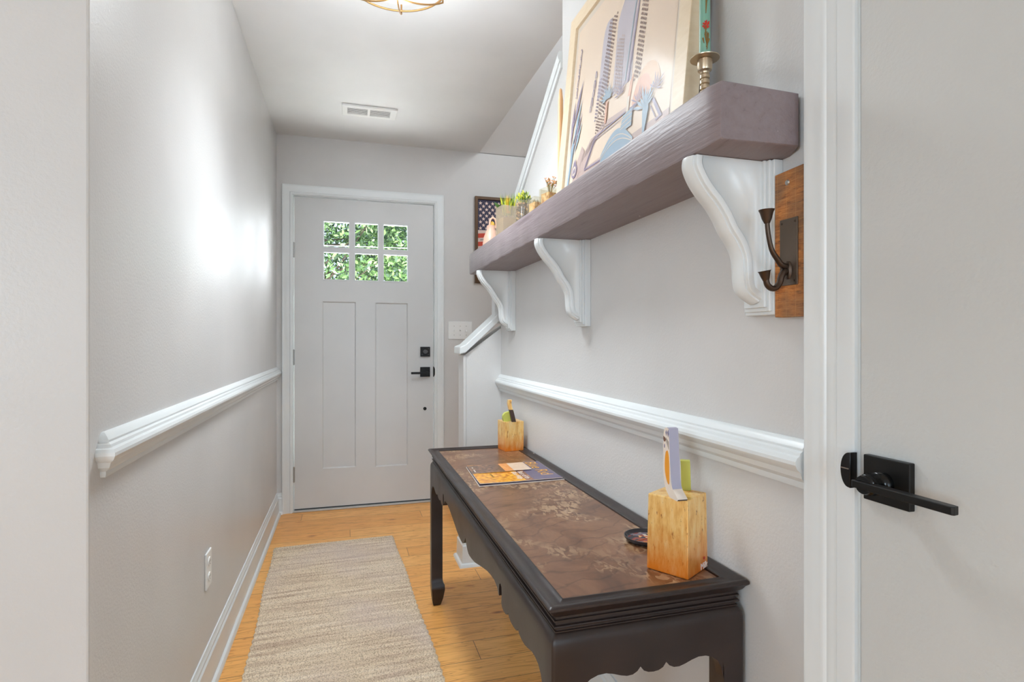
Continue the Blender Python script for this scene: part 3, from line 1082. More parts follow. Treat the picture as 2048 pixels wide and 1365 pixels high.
# bird figurine on the near block
A = Vector((-.05, -1.0)).normalized()       # towards the tail
T = Vector((-A.y, A.x))                        # thickness direction
if T.x < 0:
    T = -T
bp = q[0] * .30 + cen * .70 - ux * .020 + uy * .004
tb2 = thing('bird_figurine', 'tall painted wooden bird with lilac back and orange belly standing on the near gold block', 'figurine', (bp.x, bp.y, ZB))
back = smoothpts([(.030, .000), (.0335, .0035), (.026, .010), (.014, .019), (.008, .032), (.005, .055), (.0025, .085), (.0005, .112), (-.002, .136)], 4)
front = smoothpts([(-.010, .1375), (-.018, .134), (-.022, .125), (-.0225, .112), (-.0245, .098), (-.0235, .085), (-.024, .060), (-.022, .035), (-.014, .014), (-.002, .003), (.004, 0)], 4)
sil = back + front


def bird(a, z, tt):
    p = bp + A * a + T * tt
    return (p.x, p.y, ZB + z)


lil = painted('lilac_paint', rgb(176, 174, 194), .5, 40, .2, .0006)
crm = mat('cream_paint', rgb(232, 218, 205), .5)
mb = MB()
mb.prism([sil], bird, -.0104, .0104, 0)
# the two painted flat sides are cream, the edge lilac
nfl = 0
o = mb
for i, f in enumerate(o.f):
    if len(f) == 3:
        o.mi[i] = 1
    else:
        za = sum(o.v[j][2] for j in f) / 4 - ZB
        aa = sum((Vector(o.v[j][:2]) - bp).dot(A) for j in f) / 4
        if za < .020 or aa < -.012:
            o.mi[i] = 1 if za > .0034 or aa < .02 else 2
mb.build('body', [lil, crm, mat('dark_blue_edge', rgb(52, 50, 62), .5)], tb2)
mb = MB()
for side in (-1, 1):
    t0, t1 = side * .0102, side * .0107
    mb.prism([smoothpts([(-.006, .092), (-.013, .088), (-.017, .070), (-.0165, .050), (-.011, .034), (-.003, .025), (.0005, .030), (.0005, .055), (-.001, .080), (-.006, .092)], 3)[:-1]], bird, t0, t1, 0)   # belly
    mb.prism([[(-.0015, .094), (-.011, .108), (-.013, .118), (-.006, .113), (-.001, .110)]], bird, t0, t1, 1)            # wing patch
    mb.prism([[(-.0235, .119), (-.016, .1165), (-.012, .113), (-.016, .108), (-.020, .108), (-.023, .111)]], bird, t0, t1, 2)   # face
    mb.prism([[(-.003, .134), (-.001, .126), (-.004, .1185), (-.0075, .128)]], bird, t0, t1, 3)
    mb.prism([[(-.011, .1325), (-.009, .127), (-.011, .120), (-.0145, .127)]], bird, t0, t1, 3)
    mb.prism([ell(-.0185, .099, .0016, .0042, 10)], bird, t0, t1, 3)
mb.build('painted_feathers', [mat('orange_paint', rgb(238, 156, 38), .5), mat('taupe_paint', rgb(168, 156, 146), .5), mat('brown_paint', rgb(122, 88, 72), .5), mat('slate_lilac_paint', rgb(120, 116, 144), .5)], tb2)
MB().prism([[(-.0235, .104), (-.0300, .101), (-.0300, .096), (-.0270, .0935), (-.0235, .099)]], bird, -.005, .005).build('beak', mat('beak_brown', rgb(92, 78, 64), .5), tb2)

# far block
q2, cen2, ux2, uy2 = square_block((.637, 2.278), math.radians(6), .086, ZT, .125)
tb = thing('gold_block_sculpture', 'small gold-leafed block with green leaf and curved stem, far end of the table', 'sculpture', (cen2.x, cen2.y, ZT), 'gold blocks on the console table')
ZF = ZT + .124
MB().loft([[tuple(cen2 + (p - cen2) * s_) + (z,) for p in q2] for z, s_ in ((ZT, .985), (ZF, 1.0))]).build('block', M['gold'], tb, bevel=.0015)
mb = MB()
yb = cen2.y - .03
lf = smoothpts([(.0, .0), (-.004, .012), (-.003, .026), (.006, .037), (.022, .041), (.040, .046), (.043, .036), (.041, .018), (.030, .004), (.012, -.0), (.0, .0)], 4)[:-1]
mb.prism([[(cen2.x - .038 + a, ZF + max(b, 0)) for a, b in lf]], XZY, yb - .002, yb + .018)
mb.build('green_leaf', leafgreen, tb, bevel=.001, label='lime green leaf')
mb = MB()
st = smoothpts([(.022, 0), (.018, .018), (.014, .036), (.008, .055), (.0045, .068), (.003, .080), (.005, .093)], 5)
rings = []
for i, (a, z) in enumerate(st):
    wd = .0075 + .0015 * (1 - i / len(st))
    x = cen2.x - .022 + a
    rings.append([(x - wd, yb - .022, ZF + z), (x + wd, yb - .022, ZF + z), (x + wd, yb - .006, ZF + z), (x - wd, yb - .006, ZF + z)])
mb.loft(rings)
for i, f in enumerate(mb.f):
    mb.mi[i] = 0 if sum(mb.v[j][2] for j in f) / 4 > ZF + .050 else 1
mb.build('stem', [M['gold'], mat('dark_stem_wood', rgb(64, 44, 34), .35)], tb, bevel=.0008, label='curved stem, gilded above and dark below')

# magazines (reading direction -Y, top of the page toward the wall)
MG0 = Vector((.405, 1.752))


def mag_pt(a, b, z, rot=0.0, o=(0, 0)):
    """a along +X (page height 0..1), b along +Y (0..1) on the magazine footprint"""
    c00, c10, c11, c01 = Vector((.405, 1.752)), Vector((.699, 1.762)), Vector((.705, 2.045)), Vector((.420, 2.031))
    p = c00 * (1 - a) * (1 - b) + c10 * a * (1 - b) + c11 * a * b + c01 * (1 - a) * b
    return (p.x + o[0], p.y + o[1], z)


paper = mat('paper_edges', rgb(226, 216, 206), .6)


def sheet(mb, a0, b0, a1, b1, zf, th, k=0, n=12, kt=None, o=(0, 0)):
    """thin curved sheet; zf(a,b) = underside height"""
    g = [[(a0 + (a1 - a0) * i / n, b0 + (b1 - b0) * j / n) for j in range(n + 1)] for i in range(n + 1)]
    vs = [mag_pt(a, b, zf(a, b), 0, o) for r in g for a, b in r] + [mag_pt(a, b, zf(a, b) + th, 0, o) for r in g for a, b in r]
    m = n + 1
    K = m * m
    fs, ks = [], []
    for i in range(n):
        for j in range(n):
            fs.append((i * m + j, i * m + j + 1, (i + 1) * m + j + 1, (i + 1) * m + j))
            ks.append(k)
            fs.append((K + i * m + j, K + (i + 1) * m + j, K + (i + 1) * m + j + 1, K + i * m + j + 1))
            ks.append(kt(g[i][j][0], g[i][j][1]) if kt else k)
    for i in range(n):
        for a, b in (((i, 0), (i + 1, 0)), ((i + 1, n), (i, n)), ((0, i + 1), (0, i)), ((n, i), (n, i + 1))):
            ia, ib = a[0] * m + a[1], b[0] * m + b[1]
            fs.append((ia, ib, ib + K, ia + K))
            ks.append(k)
    o_ = len(mb.v)
    mb.v += vs
    mb.f += [tuple(x + o_ for x in f) for f in fs]
    mb.mi += ks


def cover_mat(name, kind):
    m = mat(name, rgb(220, 150, 50), .28)
    n = N(m, 'ShaderNodeTexNoise', Scale=70.0, Detail=5.0)
    L(m, coords(m), n.inputs[0])
    if kind == 'field':
        c = ramp(m, n.outputs[0], [(.35, rgb(190, 96, 20)), (.5, rgb(232, 158, 34)), (.7, rgb(250, 196, 70))])
    elif kind == 'rust':
        c = ramp(m, n.outputs[0], [(.35, rgb(96, 62, 52)), (.5, rgb(150, 92, 62)), (.7, rgb(206, 140, 90))])
    elif kind == 'vines':
        c = ramp(m, n.outputs[0], [(.38, rgb(70, 48, 40)), (.5, rgb(118, 84, 62)), (.7, rgb(170, 118, 84))])
    elif kind == 'sunset':
        c = ramp(m, n.outputs[0], [(.3, rgb(222, 128, 62)), (.7, rgb(240, 176, 112))])
    else:
        c = ramp(m, n.outputs[0], [(.3, rgb(214, 186, 164)), (.7, rgb(226, 204, 184))])
    L(m, c, P(m).inputs['Base Color'])
    return m


def place_text(mb, s, size, a_, b_, z, k, xs=1.0):
    """text reading towards -Y, with its top toward +X; a_,b_ in footprint coords of baseline start"""
    vs, fs = text_mesh(s, size, .00005)
    p0 = Vector(mag_pt(a_, b_, z)[:2])
    mb.add([(p0.x + v[1], p0.y - v[0] * xs, z + v[2]) for v in vs], fs, k)


t = thing('magazine', 'lower magazine with a pale back edge, open under the yellow one on the table', 'magazine', (.55, 1.9, ZT), 'magazines on the table')
mb = MB()
sheet(mb, 0, 0, 1, 1, lambda a, b: ZT, .0030)
mb.build('pages', paper, t)
mb = MB()
sheet(mb, .004, .004, .996, .996, lambda a, b: ZT + .0030, .0004)
mb.build('cover', mat('violet_grey_cover', rgb(88, 78, 98), .3), t)
t = thing('magazine', 'yellow and violet magazine with white headline and big yellow title, under the brochure', 'magazine', (.55, 1.91, ZT + .0035), 'magazines on the table')
zf = lambda a, b: ZT + .0035 + .004 * max(0, (.35 - b)) ** 1.2 * 2.2 * (a > -1) + .0035 * max(0, .25 - a) * 2
mb = MB()
sheet(mb, .012, .02, .985, 1.0, zf, .0018)
mb.build('pages', paper, t)
mb = MB()


def kt(a, b):
    if a > .62:
        return 1 if a < .97 else 2
    if a > .50:
        return 3
    return 0


sheet(mb, .014, .022, .983, .998, lambda a, b: zf(a, b) + .0018, .0003, 0, 20, kt)
mb.build('cover', [cover_mat('golden_field_cover', 'field'), mat('violet_cover', rgb(98, 88, 118), .28), mat('blue_grey_cover', rgb(128, 128, 140), .28), cover_mat('rust_cover', 'rust')], t)
zz = ZT + .0072
inks = [mat('white_ink', rgb(240, 236, 230), .4), mat('yellow_ink', rgb(236, 172, 66), .4), mat('dark_ink', rgb(96, 66, 30), .4)]
for s_, sz_, a_, b_, dz, k in (('Best of the', .026, .555, .48, 0, 0), ('Blue Ridge', .026, .475, .48, 0, 0), ('Blue Ridge', .062, .78, .97, -.001, 1), ('vineyards', .014, .20, .47, .0005, 2)):
    mb = MB()
    place_text(mb, s_, sz_, a_, b_, zz + dz, 0)
    mb.build('lettering', inks[k], t)
t = thing('brochure', 'narrow brochure of dark vineyard rows under an orange sunset, on top of the magazines', 'brochure', (.55, 1.98, ZT + .0065), None)
mb = MB()


def kb(a, b):
    return 0 if a < .40 else (1 if a < .52 else 2)


sheet(mb, .005, .53, .76, .97, lambda a, b: ZT + .0068 + .002 * (1 - b), .0006, 3, 20, kb)
mb.build('folded_sheet', [cover_mat('vineyard_print', 'vines'), cover_mat('sunset_print', 'sunset'), cover_mat('pale_sky_print', 'sky'), paper], t)
mb = MB()
for b0 in (.60, .67, .80):
    pp = mag_pt(.05, b0, ZT + .0088)
    mb.box((pp[0], pp[1], pp[2] - .0004), (pp[0] + .004, pp[1] + .015, pp[2]))
mb.build('lettering', mat('white_small_print', rgb(236, 230, 222), .4), t)

# round patterned tray
tc_ = Vector((.668, 1.172))
t = thing('round_dish', 'small round dark-rimmed dish with a colourful pattern beside the gold block', 'dish', (tc_.x, tc_.y, ZT))
mb = MB()
mb.lathe((tc_.x, tc_.y, ZT), [(.034, 0), (.044, .002), (.0495, .008), (.0505, .0125), (.0485, .0128), (.0455, .0075), (.042, .0045), (.001, .0040)], 48)
mb.build('rim', mat('dark_slate_glaze', rgb(62, 60, 64), .25, .3), t, smooth=40)
pm = mat('folk_pattern', rgb(200, 160, 120), .3)
v = N(pm, 'ShaderNodeTexVoronoi', Scale=1.0)
L(pm, coords(pm, (95, 95, 1)), v.inputs[0])
sp = N(pm, 'ShaderNodeSeparateColor')
L(pm, v.outputs['Color'], sp.inputs[0])
rr = N(pm, 'ShaderNodeValToRGB')
rr.color_ramp.interpolation = 'CONSTANT'
cols = [rgb(40, 34, 46), rgb(214, 200, 180), rgb(196, 110, 48), rgb(120, 112, 122), rgb(226, 170, 100), rgb(140, 52, 34)]
e = rr.color_ramp.elements
e[0].color = cols[0]
e[1].position = .18
e[1].color = cols[1]
for i, c in enumerate(cols[2:]):
    x = e.new(.18 + .16 * (i + 1))
    x.color = c
L(pm, sp.outputs[0], rr.inputs[0])
L(pm, rr.outputs[0], P(pm).inputs['Base Color'])
mb = MB()
mb.lathe((tc_.x, tc_.y, ZT), [(.0418, .0041), (.0415, .0052), (.001, .0048)], 40)
o = mb.build('patterned_centre', pm, t, smooth=40)
MB().box((tc_.x - .041, tc_.y - .0012, ZT + .0048), (tc_.x + .041, tc_.y + .0012, ZT + .0056), rot=.28).build('centre_line', mat('rust_line', rgb(176, 88, 34), .4), t)

# ================================================================== THINGS ON THE SHELF
# framed print leaning on the wall
FY0, FY1 = 1.009, 1.7395
SLP = .095
ux_f = Vector((SLP, 0, 1)).normalized()          # up along the frame
nx_f = Vector((-1, 0, SLP)).normalized()         # outward (toward the hall)
FO = Vector((.6545, 0, SZ1 + .0035))
FH = .63


def fr(y, h, n):
    p = FO + ux_f * h + nx_f * n
    return (p.x, y, p.z)


t = thing('framed_print', 'large pale wood-framed pastel city print leaning on the wall above the shelf', 'framed picture', (.67, 1.374, SZ1))
blond = mat('blond_wood_frame', rgb(226, 200, 166), .4)
n = N(blond, 'ShaderNodeTexNoise', Scale=1.0, Detail=4.0)
L(blond, coords(blond, (30, 30, 120)), n.inputs[0])
L(blond, ramp(blond, n.outputs[0], [(.3, rgb(222, 200, 168)), (.7, rgb(228, 208, 178))]), P(blond).inputs['Base Color'])
FW = .050
mb = MB()
prof = [(0, -.034), (0, -.001), (.0015, 0), (FW - .004, 0), (FW - .002, -.001), (FW, -.006), (FW, -.034)]
rings = []
for (y, h, sy, sh) in ((FY0, 0, 1, 1), (FY1, 0, -1, 1), (FY1, FH, -1, -1), (FY0, FH, 1, -1)):
    rings.append([fr(y + sy * a, h + sh * a, b) for a, b in prof])
rings.append(rings[0])
mb.loft(rings, cap=False)
mb.build('frame', blond, t, smooth=30)
mb = MB()
mb.prism([[(FY0 + .004, .004), (FY1 - .004, .004), (FY1 - .004, FH - .004), (FY0 + .004, FH - .004)]], fr, -.034, -.030)
mb.build('backing_board', mat('brown_backing', rgb(110, 84, 66), .7), t)
cprint = lambda nm, c: mat(nm, c, .5, 0, **{'Coat Weight': .0})
PC = [rgb(224, 202, 180), rgb(186, 178, 186), rgb(132, 104, 98), rgb(214, 162, 134), rgb(158, 172, 182), rgb(140, 126, 148), rgb(190, 166, 158), rgb(212, 198, 182), rgb(146, 166, 182), rgb(216, 180, 146)]  # inks mixed toward cream, putting the glass's hazy reflection into their colour
PM = [cprint('print_ink_%s' % n_, c) for n_, c in zip(['cream', 'lilac', 'umber', 'peach', 'pale_blue', 'violet', 'rose', 'white', 'blue', 'apricot'], PC)]
U0_, U1_, V0_, V1_ = FY1 - FW, FY0 + FW, FW, FH - FW      # u: left(far)->right(near)


def pp_(u, v):
    return (U0_ + (U1_ - U0_) * u, V0_ + (V1_ - V0_) * v)


mb = MB()
LAY = [-.020]


def patch(pts, k, layer=1):
    z = -.020 + .0004 * layer
    vs = [fr(*pp_(u, v), z + .011) for u, v in pts]
    tr = tessellate_polygon([[Vector((u, v, 0)) for u, v in pts]])
    mb.add(vs, [tuple(x) for x in tr], k)


patch([(0, 0), (1, 0), (1, 1), (0, 1)], 7, 0)
R_ = lambda a, b, c, d: [(a, b), (c, b), (c, d), (a, d)]
patch(R_(.028, .0, .972, .962), 0, 1)
# pale lilac slabs with rounded shoulders behind the towers
patch([(.33, .40), (.345, .715), (.355, .765), (.375, .795), (.40, .80), (.43, .79), (.43, .40)], 1, 2)
patch([(.49, .34), (.49, .72), (.507, .765), (.53, .80), (.56, .85), (.60, .962), (.66, .962), (.66, .34)], 1, 2)
patch([(.60, .36), (.61, .36), (.66, .80), (.65, .80)], 4, 4)
patch([(.625, .34), (.64, .34), (.69, .78), (.68, .78)], 5, 4)


def tower(u0, u1, v0, v1, nu, nv, k, skew=0.0):
    """lattice of little lozenges"""
    for i in range(nu):
        for j in range(nv):
            da, db = (u1 - u0) / nu, (v1 - v0) / nv
            b = v0 + db * j + (db / 2 if i % 2 else 0)
            a = u0 + da * i + skew * (b - v0)
            patch([(a + da * .08, b + db * .5), (a + da * .5, b + db * .12), (a + da * .92, b + db * .5), (a + da * .5, b + db * .88)], k, 4)


tower(.352, .432, .29, .785, 6, 26, 2, .10)
tower(.505, .575, .33, .62, 5, 16, 6, -.03)
tower(.680, .735, .31, .96, 4, 32, 2, .06)
tower(.318, .350, .28, .50, 2, 12, 5, .08)
tower(.34, .44, .205, .285, 7, 5, 2, 0)
# low sun behind the terrace
patch([(.79 + .105 * math.cos(PI * i / 20), .19 + .155 * math.sin(PI * i / 20)) for i in range(21)], 9, 3)
patch([(.76 + .075 * math.cos(PI * i / 20), .19 + .115 * math.sin(PI * i / 20)) for i in range(21)], 3, 4)
patch([(.63, .19), (.66, .19), (.68, .36), (.655, .33)], 3, 3)
# terrace: ledges, panels and rails
patch(R_(.13, .0, .972, .055), 6, 3)
patch([(.22, .10), (.43, .205), (.64, .19), (.64, .215), (.42, .235), (.18, .12)], 6, 4)
patch([(.13, .055), (.30, .20), (.345, .20), (.345, .184), (.254, .049)], 6, 4)
patch([(.345, .184), (.636, .188), (.636, .196), (.345, .194)], 5, 6)
patch([(.25, .049), (.262, .049), (.352, .184), (.340, .184)], 5, 6)
patch([(.272, .055), (.278, .055), (.362, .178), (.356, .178)], 5, 6)
patch([(.355, .170), (.640, .170), (.640, .174), (.355, .174)], 5, 6)
patch([(.254, .040), (.47, .030), (.47, .038), (.254, .049)], 5, 6)
patch([(.668, .187), (.745, .178), (.745, .186), (.668, .196)], 5, 6)
patch([(.66, .170), (.72, .164), (.72, .168), (.66, .175)], 5, 6)
patch(R_(.64, .0, .662, .26), 7, 5)
patch([(.845, .150), (.862, .150), (.930, .042), (.885, .036), (.885, .045), (.908, .048)], 5, 6)
patch([(.835, .128), (.840, .128), (.885, .055), (.880, .055)], 5, 6)
# pool with an arched edge and pale ripples
pool = [(.43, .0)] + [(.43 + .29 * i / 14, .125 * math.sin(PI * (i + 2) / 17) + .012) for i in range(15)] + [(.72, .0)]
patch(pool, 8, 7)
for f_ in (.78, .60):
    a1 = [(.43 + .29 * i / 14, (.125 * math.sin(PI * (i + 2) / 17) + .012) * f_) for i in range(15)]
    patch(a1 + [(p[0], p[1] - .005) for p in reversed(a1)], 7, 8)
patch([(.60, .10), (.70, .10), (.70, .185), (.62, .18)], 8, 8)
for kk in range(3):
    patch([(.605, .115 + .022 * kk), (.70, .12 + .022 * kk), (.70, .124 + .022 * kk), (.605, .119 + .022 * kk)], 7, 9)


def fan(cu, cv, r, n_, k, a0, a1, layer=9, wd=.07, asp=1.25):
    for i in range(n_):
        a = a0 + (a1 - a0) * i / (n_ - 1)
        rr_ = r * (.8 + .2 * ((i * 7) % 3))
        d = (math.cos(a), math.sin(a) * asp)
        nn_ = (-math.sin(a), math.cos(a) * asp)
        patch([(cu, cv), (cu + d[0] * rr_ * .6 + nn_[0] * r * wd, cv + d[1] * rr_ * .6 + nn_[1] * r * wd), (cu + d[0] * rr_, cv + d[1] * rr_), (cu + d[0] * rr_ * .6 - nn_[0] * r * wd, cv + d[1] * rr_ * .6 - nn_[1] * r * wd)], k, layer + i * .08)


patch([(.798, .02), (.812, .02), (.830, .12), (.815, .19), (.79, .19), (.785, .12)], 8, 10)
fan(.800, .13, .085, 9, 8, .35, PI - .35, 11)
fan(.742, .185, .055, 8, 5, .6, PI + .3, 11, .06)
fan(.872, .185, .055, 8, 5, -.3, PI - .6, 11, .06)
fan(.448, .345, .062, 13, 8, .0, PI, 10)
patch(R_(.440, .22, .458, .335), 3, 9)
fan(.578, .305, .045, 9, 5, .1, PI - .1, 10)
# tall script-like flourish, flower spike and long leaves at the left
for (cu, cv, ru, rv) in ((.300, .55, .010, .026), (.292, .50, .013, .032), (.286, .455, .011, .028), (.276, .41, .013, .034), (.266, .375, .010, .024)):
    o1 = [(cu + ru * math.cos(a), cv + rv * math.sin(a)) for a in [(-.8 + 4.6 * i / 14) for i in range(15)]]
    o2 = [(cu + ru * .4 * math.cos(a) - .001, cv + rv * .70 * math.sin(a)) for a in [(-.8 + 4.6 * i / 14) for i in range(15)]]
    patch(o1 + o2[::-1], 5, 6)
rp_ = random.Random(2)
for i in range(46):
    v_ = .54 + .29 * i / 46
    u_ = .066 + .022 * (v_ - .54) / .29 + rp_.uniform(-.008, .008)
    q_ = .0045 + .002 * rp_.random()
    patch([(u_ - q_, v_), (u_, v_ + q_), (u_ + q_, v_), (u_, v_ - q_)], 5, 6)
for (ua, va, ub, vb, wd_, k) in ((.055, .34, .15, .61, .012, 5), (.075, .24, .155, .50, .010, 8), (.045, .22, .060, .53, .013, 5), (.09, .22, .17, .42, .006, 5), (.10, .18, .18, .36, .006, 8), (.06, .12, .085, .30, .014, 8)):
    mu_, mv_ = (ua + ub) / 2, (va + vb) / 2
    patch([(ua, va), (mu_ + wd_, mv_ - .02), (ub, vb), (mu_ - wd_, mv_ + .02)], k, 7)
patch([(.04, .02), (.062, .02), (.10, .25), (.08, .27)], 8, 6)
patch([(.11, .02), (.15, .12), (.20, .20), (.235, .16), (.19, .08), (.17, .02)], 6, 5)
# round emblem at the lower left
ring_o = [(.131 + .034 * math.cos(2 * PI * i / 24), .080 + .042 * math.sin(2 * PI * i / 24)) for i in range(24)]
patch(ring_o, 5, 9)
patch([(.131 + (p[0] - .131) * .66, .080 + (p[1] - .080) * .66) for p in ring_o], 7, 10)
patch([(.118, .062), (.146, .070), (.140, .095), (.122, .085)], 5, 11)
patch([(.115, .118), (.124, .150), (.131, .128), (.140, .152), (.147, .118)], 5, 9)
mb.build('print', PM, t)
pg_ = bpy.data.materials.new('picture_glass')
pg_.use_nodes = True
pg_.node_tree.nodes.clear()
_tr, _gl, _mx, _ou = (pg_.node_tree.nodes.new(x) for x in ('ShaderNodeBsdfTransparent', 'ShaderNodeBsdfGlossy', 'ShaderNodeMixShader', 'ShaderNodeOutputMaterial'))
_gl.inputs['Roughness'].default_value = .14
_mx.inputs[0].default_value = .012
L(pg_, _tr.outputs[0], _mx.inputs[1])
L(pg_, _gl.outputs[0], _mx.inputs[2])
L(pg_, _mx.outputs[0], _ou.inputs[0])
MB().prism([[(FY0 + FW - .002, FW - .002), (FY1 - FW + .002, FW - .002), (FY1 - FW + .002, FH - FW + .002), (FY0 + FW - .002, FH - FW + .002)]], fr, -.0042, -.0036).build('glass', pg_, t)

# candlestick and floral taper at the near end
pewter = mat('brushed_pewter', rgb(196, 178, 152), .3, .9)
cx_, cy_ = .668, .948
t = thing('candlestick', 'pewter candlestick with ribbed stem and wide drip pan beside the framed print', 'candlestick', (cx_, cy_, SZ1))
prof = [(.026, 0), (.027, .003), (.024, .006), (.010, .009)]
z = .010
for i in range(8):
    prof += [(.0062, z), (.0092, z + .0015), (.0092, z + .0075), (.0062, z + .009)]
    z += .0105
prof += [(.008, z), (.0085, z + .003), (.0130, z + .006), (.0140, z + .010), (.0140, z + .026), (.0130, z + .027)]
ztop = SZ1 + z + .027
MB().lathe((cx_, cy_, SZ1), prof, 28).build('stem', pewter, t, smooth=35)
MB().lathe((cx_, cy_, ztop), [(.013, 0), (.0275, .0015), (.0278, .003), (.026, .0035), (.012, .0025)], 36).build('drip_pan', pewter, t, smooth=35)
t = thing('candle', 'tall teal taper candle pressed with red flowers, in the near candlestick', 'candle', (cx_, cy_, ztop + .002))
teal = mat('teal_wax', rgb(122, 170, 150), .35, **{'Subsurface Weight': .1})
MB().lathe((cx_, cy_, ztop + .001), [(.0105, 0), (.0108, .01), (.0100, .14), (.0085, .22), (.005, .235), (.001, .238)], 24).build('wax', teal, t, smooth=40)
mb = MB()
rf = random.Random(5)
for (z, an, k, r_) in ((.062, -2.0, 0, .0065), (.066, -1.85, 0, .005), (.120, -1.9, 0, .007), (.126, -2.2, 0, .006), (.045, -1.9, 1, .004), (.160, -1.7, 0, .006)):
    c_ = Vector((cx_ + .0106 * math.cos(an), cy_ + .0106 * math.sin(an), ztop + z))
    tx = Vector((-math.sin(an), math.cos(an), 0))
    nn = Vector((math.cos(an), math.sin(an), 0))
    for j in range(7):
        a = j * 2 * PI / 7 + rf.random() * .5
        d = tx * math.cos(a) + Vector((0, 0, 1)) * math.sin(a)
        e_ = tx * math.cos(a + .6) + Vector((0, 0, 1)) * math.sin(a + .6)
        p0 = c_ + nn * .0006
        mb.add([tuple(p0), tuple(p0 + d * r_), tuple(p0 + (d + e_) * r_ * .62 + nn * .001), tuple(p0 + e_ * r_)], [(0, 1, 2, 3)], k)
for (z0, an, dz, da) in ((.015, -1.85, .030, .25), (.018, -1.75, .024, -.30), (.02, -1.95, .016, .5), (.040, -2.1, .02, .1), (.085, -2.0, .03, .1), (.028, -2.3, .01, -.2)):
    pts = [(cx_ + .0112 * math.cos(an + da * s_), cy_ + .0112 * math.sin(an + da * s_), ztop + z0 + dz * s_) for s_ in (0, .33, .66, 1)]
    mb.tube(pts, lambda t_: .0006 + .0012 * t_, 6, 1)
mb.build('pressed_flowers', [mat('red_petal', rgb(196, 44, 24), .6), mat('dry_stem', rgb(128, 96, 40), .7)], t)

# peach taper and its holder at the far side of the print
px, py = .70, 1.80
t = thing('candlestick', 'small brass candlestick half hidden behind the left edge of the framed print', 'candlestick', (px, py, SZ1))
MB().lathe((px, py, SZ1), [(.03, 0), (.031, .004), (.012, .010), (.007, .02), (.007, .085), (.012, .09), (.013, .115), (.012, .118)], 24).build('stem', brass, t, smooth=35)
MB().lathe((px, py, SZ1 + .112), [(.012, 0), (.024, .0015), (.024, .004), (.012, .003)], 24).build('drip_pan', brass, t, smooth=35)
MBc = MB().lathe((px, py, SZ1 + .116), [(.0105, 0), (.0100, .12), (.0085, .28), (.005, .315), (.001, .32)], 20)
tag(MBc.build('candle', mat('peach_wax', rgb(240, 190, 140), .4), smooth=40), 'slim peach taper candle showing left of the framed print', 'candle')


def cubevase(mb, cx, cy, z, w, h, ang, th=.003):
    mb.box((cx - w / 2, cy - w / 2, z), (cx + w / 2, cy + w / 2, z + .006), rot=ang, c=(cx, cy))
    ca, sa = math.cos(ang), math.sin(ang)
    f = lambda a, b, zz: (cx + a * ca - b * sa, cy + a * sa + b * ca, zz)
    mb.prism([rect(-w / 2, -w / 2, w / 2, w / 2), rect(-w / 2 + th, -w / 2 + th, w / 2 - th, w / 2 - th)], f, z + .006, z + h)


rg = random.Random(11)


def blade(mb, base, tip, wd, k, bend=(0, 0, 0)):
    b, t_ = Vector(base), Vector(tip)
    mid = (b + t_) / 2 + Vector(bend)
    d = (t_ - b).normalized()
    s_ = d.cross(Vector((rg.random() - .5, rg.random() - .5, .2))).normalized() * wd
    mb.add([tuple(b - s_ * .5), tuple(b + s_ * .5), tuple(mid + s_), tuple(t_), tuple(mid - s_)], [(0, 1, 2, 3, 4)], k)


gr1 = mat('fresh_green_leaf', rgb(120, 150, 44), .45)
gr2 = mat('yellow_green_leaf', rgb(206, 204, 60), .45)
gr3 = mat('deep_green_leaf', rgb(72, 108, 44), .45)
yl = mat('yellow_orange_leaf', rgb(244, 188, 40), .45)
tan = mat('dry_tan_fill', rgb(196, 150, 100), .8)
n = N(tan, 'ShaderNodeTexVoronoi', Scale=120.0)
L(tan, coords(tan), n.inputs[0])
L(tan, ramp(tan, n.outputs[0], [(.1, rgb(214, 176, 128)), (.6, rgb(150, 104, 62))]), P(tan).inputs['Base Color'])
frost = mat('clouded_glass', rgb(214, 200, 180), .12)
P(frost).inputs['Transmission Weight'].default_value = .6
P(frost).inputs['IOR'].default_value = 1.2

def thin_glass(name, tint, body, fac_body, fac_gloss):
    m = bpy.data.materials.new(name)
    m.use_nodes = True
    m.node_tree.nodes.clear()
    tr = N(m, 'ShaderNodeBsdfTransparent')
    tr.inputs[0].default_value = tint
    di = N(m, 'ShaderNodeBsdfDiffuse')
    di.inputs[0].default_value = body
    gl = N(m, 'ShaderNodeBsdfGlossy')
    gl.inputs['Roughness'].default_value = .06
    m1 = N(m, 'ShaderNodeMixShader')
    m1.inputs[0].default_value = fac_body
    m2 = N(m, 'ShaderNodeMixShader')
    m2.inputs[0].default_value = fac_gloss
    ou = N(m, 'ShaderNodeOutputMaterial')
    L(m, tr.outputs[0], m1.inputs[1])
    L(m, di.outputs[0], m1.inputs[2])
    L(m, m1.outputs[0], m2.inputs[1])
    L(m, gl.outputs[0], m2.inputs[2])
    L(m, m2.outputs[0], ou.inputs[0])
    return m


frost = thin_glass('clouded_glass', rgb(246, 240, 230), rgb(220, 204, 182), .30, .10)
clear = thin_glass('thin_clear_glass', rgb(248, 246, 238), rgb(230, 225, 210), .06, .07)
amber = mat('amber_dried_fill', rgb(214, 160, 84), .8)
n = N(amber, 'ShaderNodeTexNoise', Scale=70.0, Detail=3.0)
L(amber, coords(amber), n.inputs[0])
L(amber, ramp(amber, n.outputs[0], [(.35, rgb(180, 120, 60)), (.5, rgb(226, 178, 110)), (.65, rgb(240, 212, 166))]), P(amber).inputs['Base Color'])

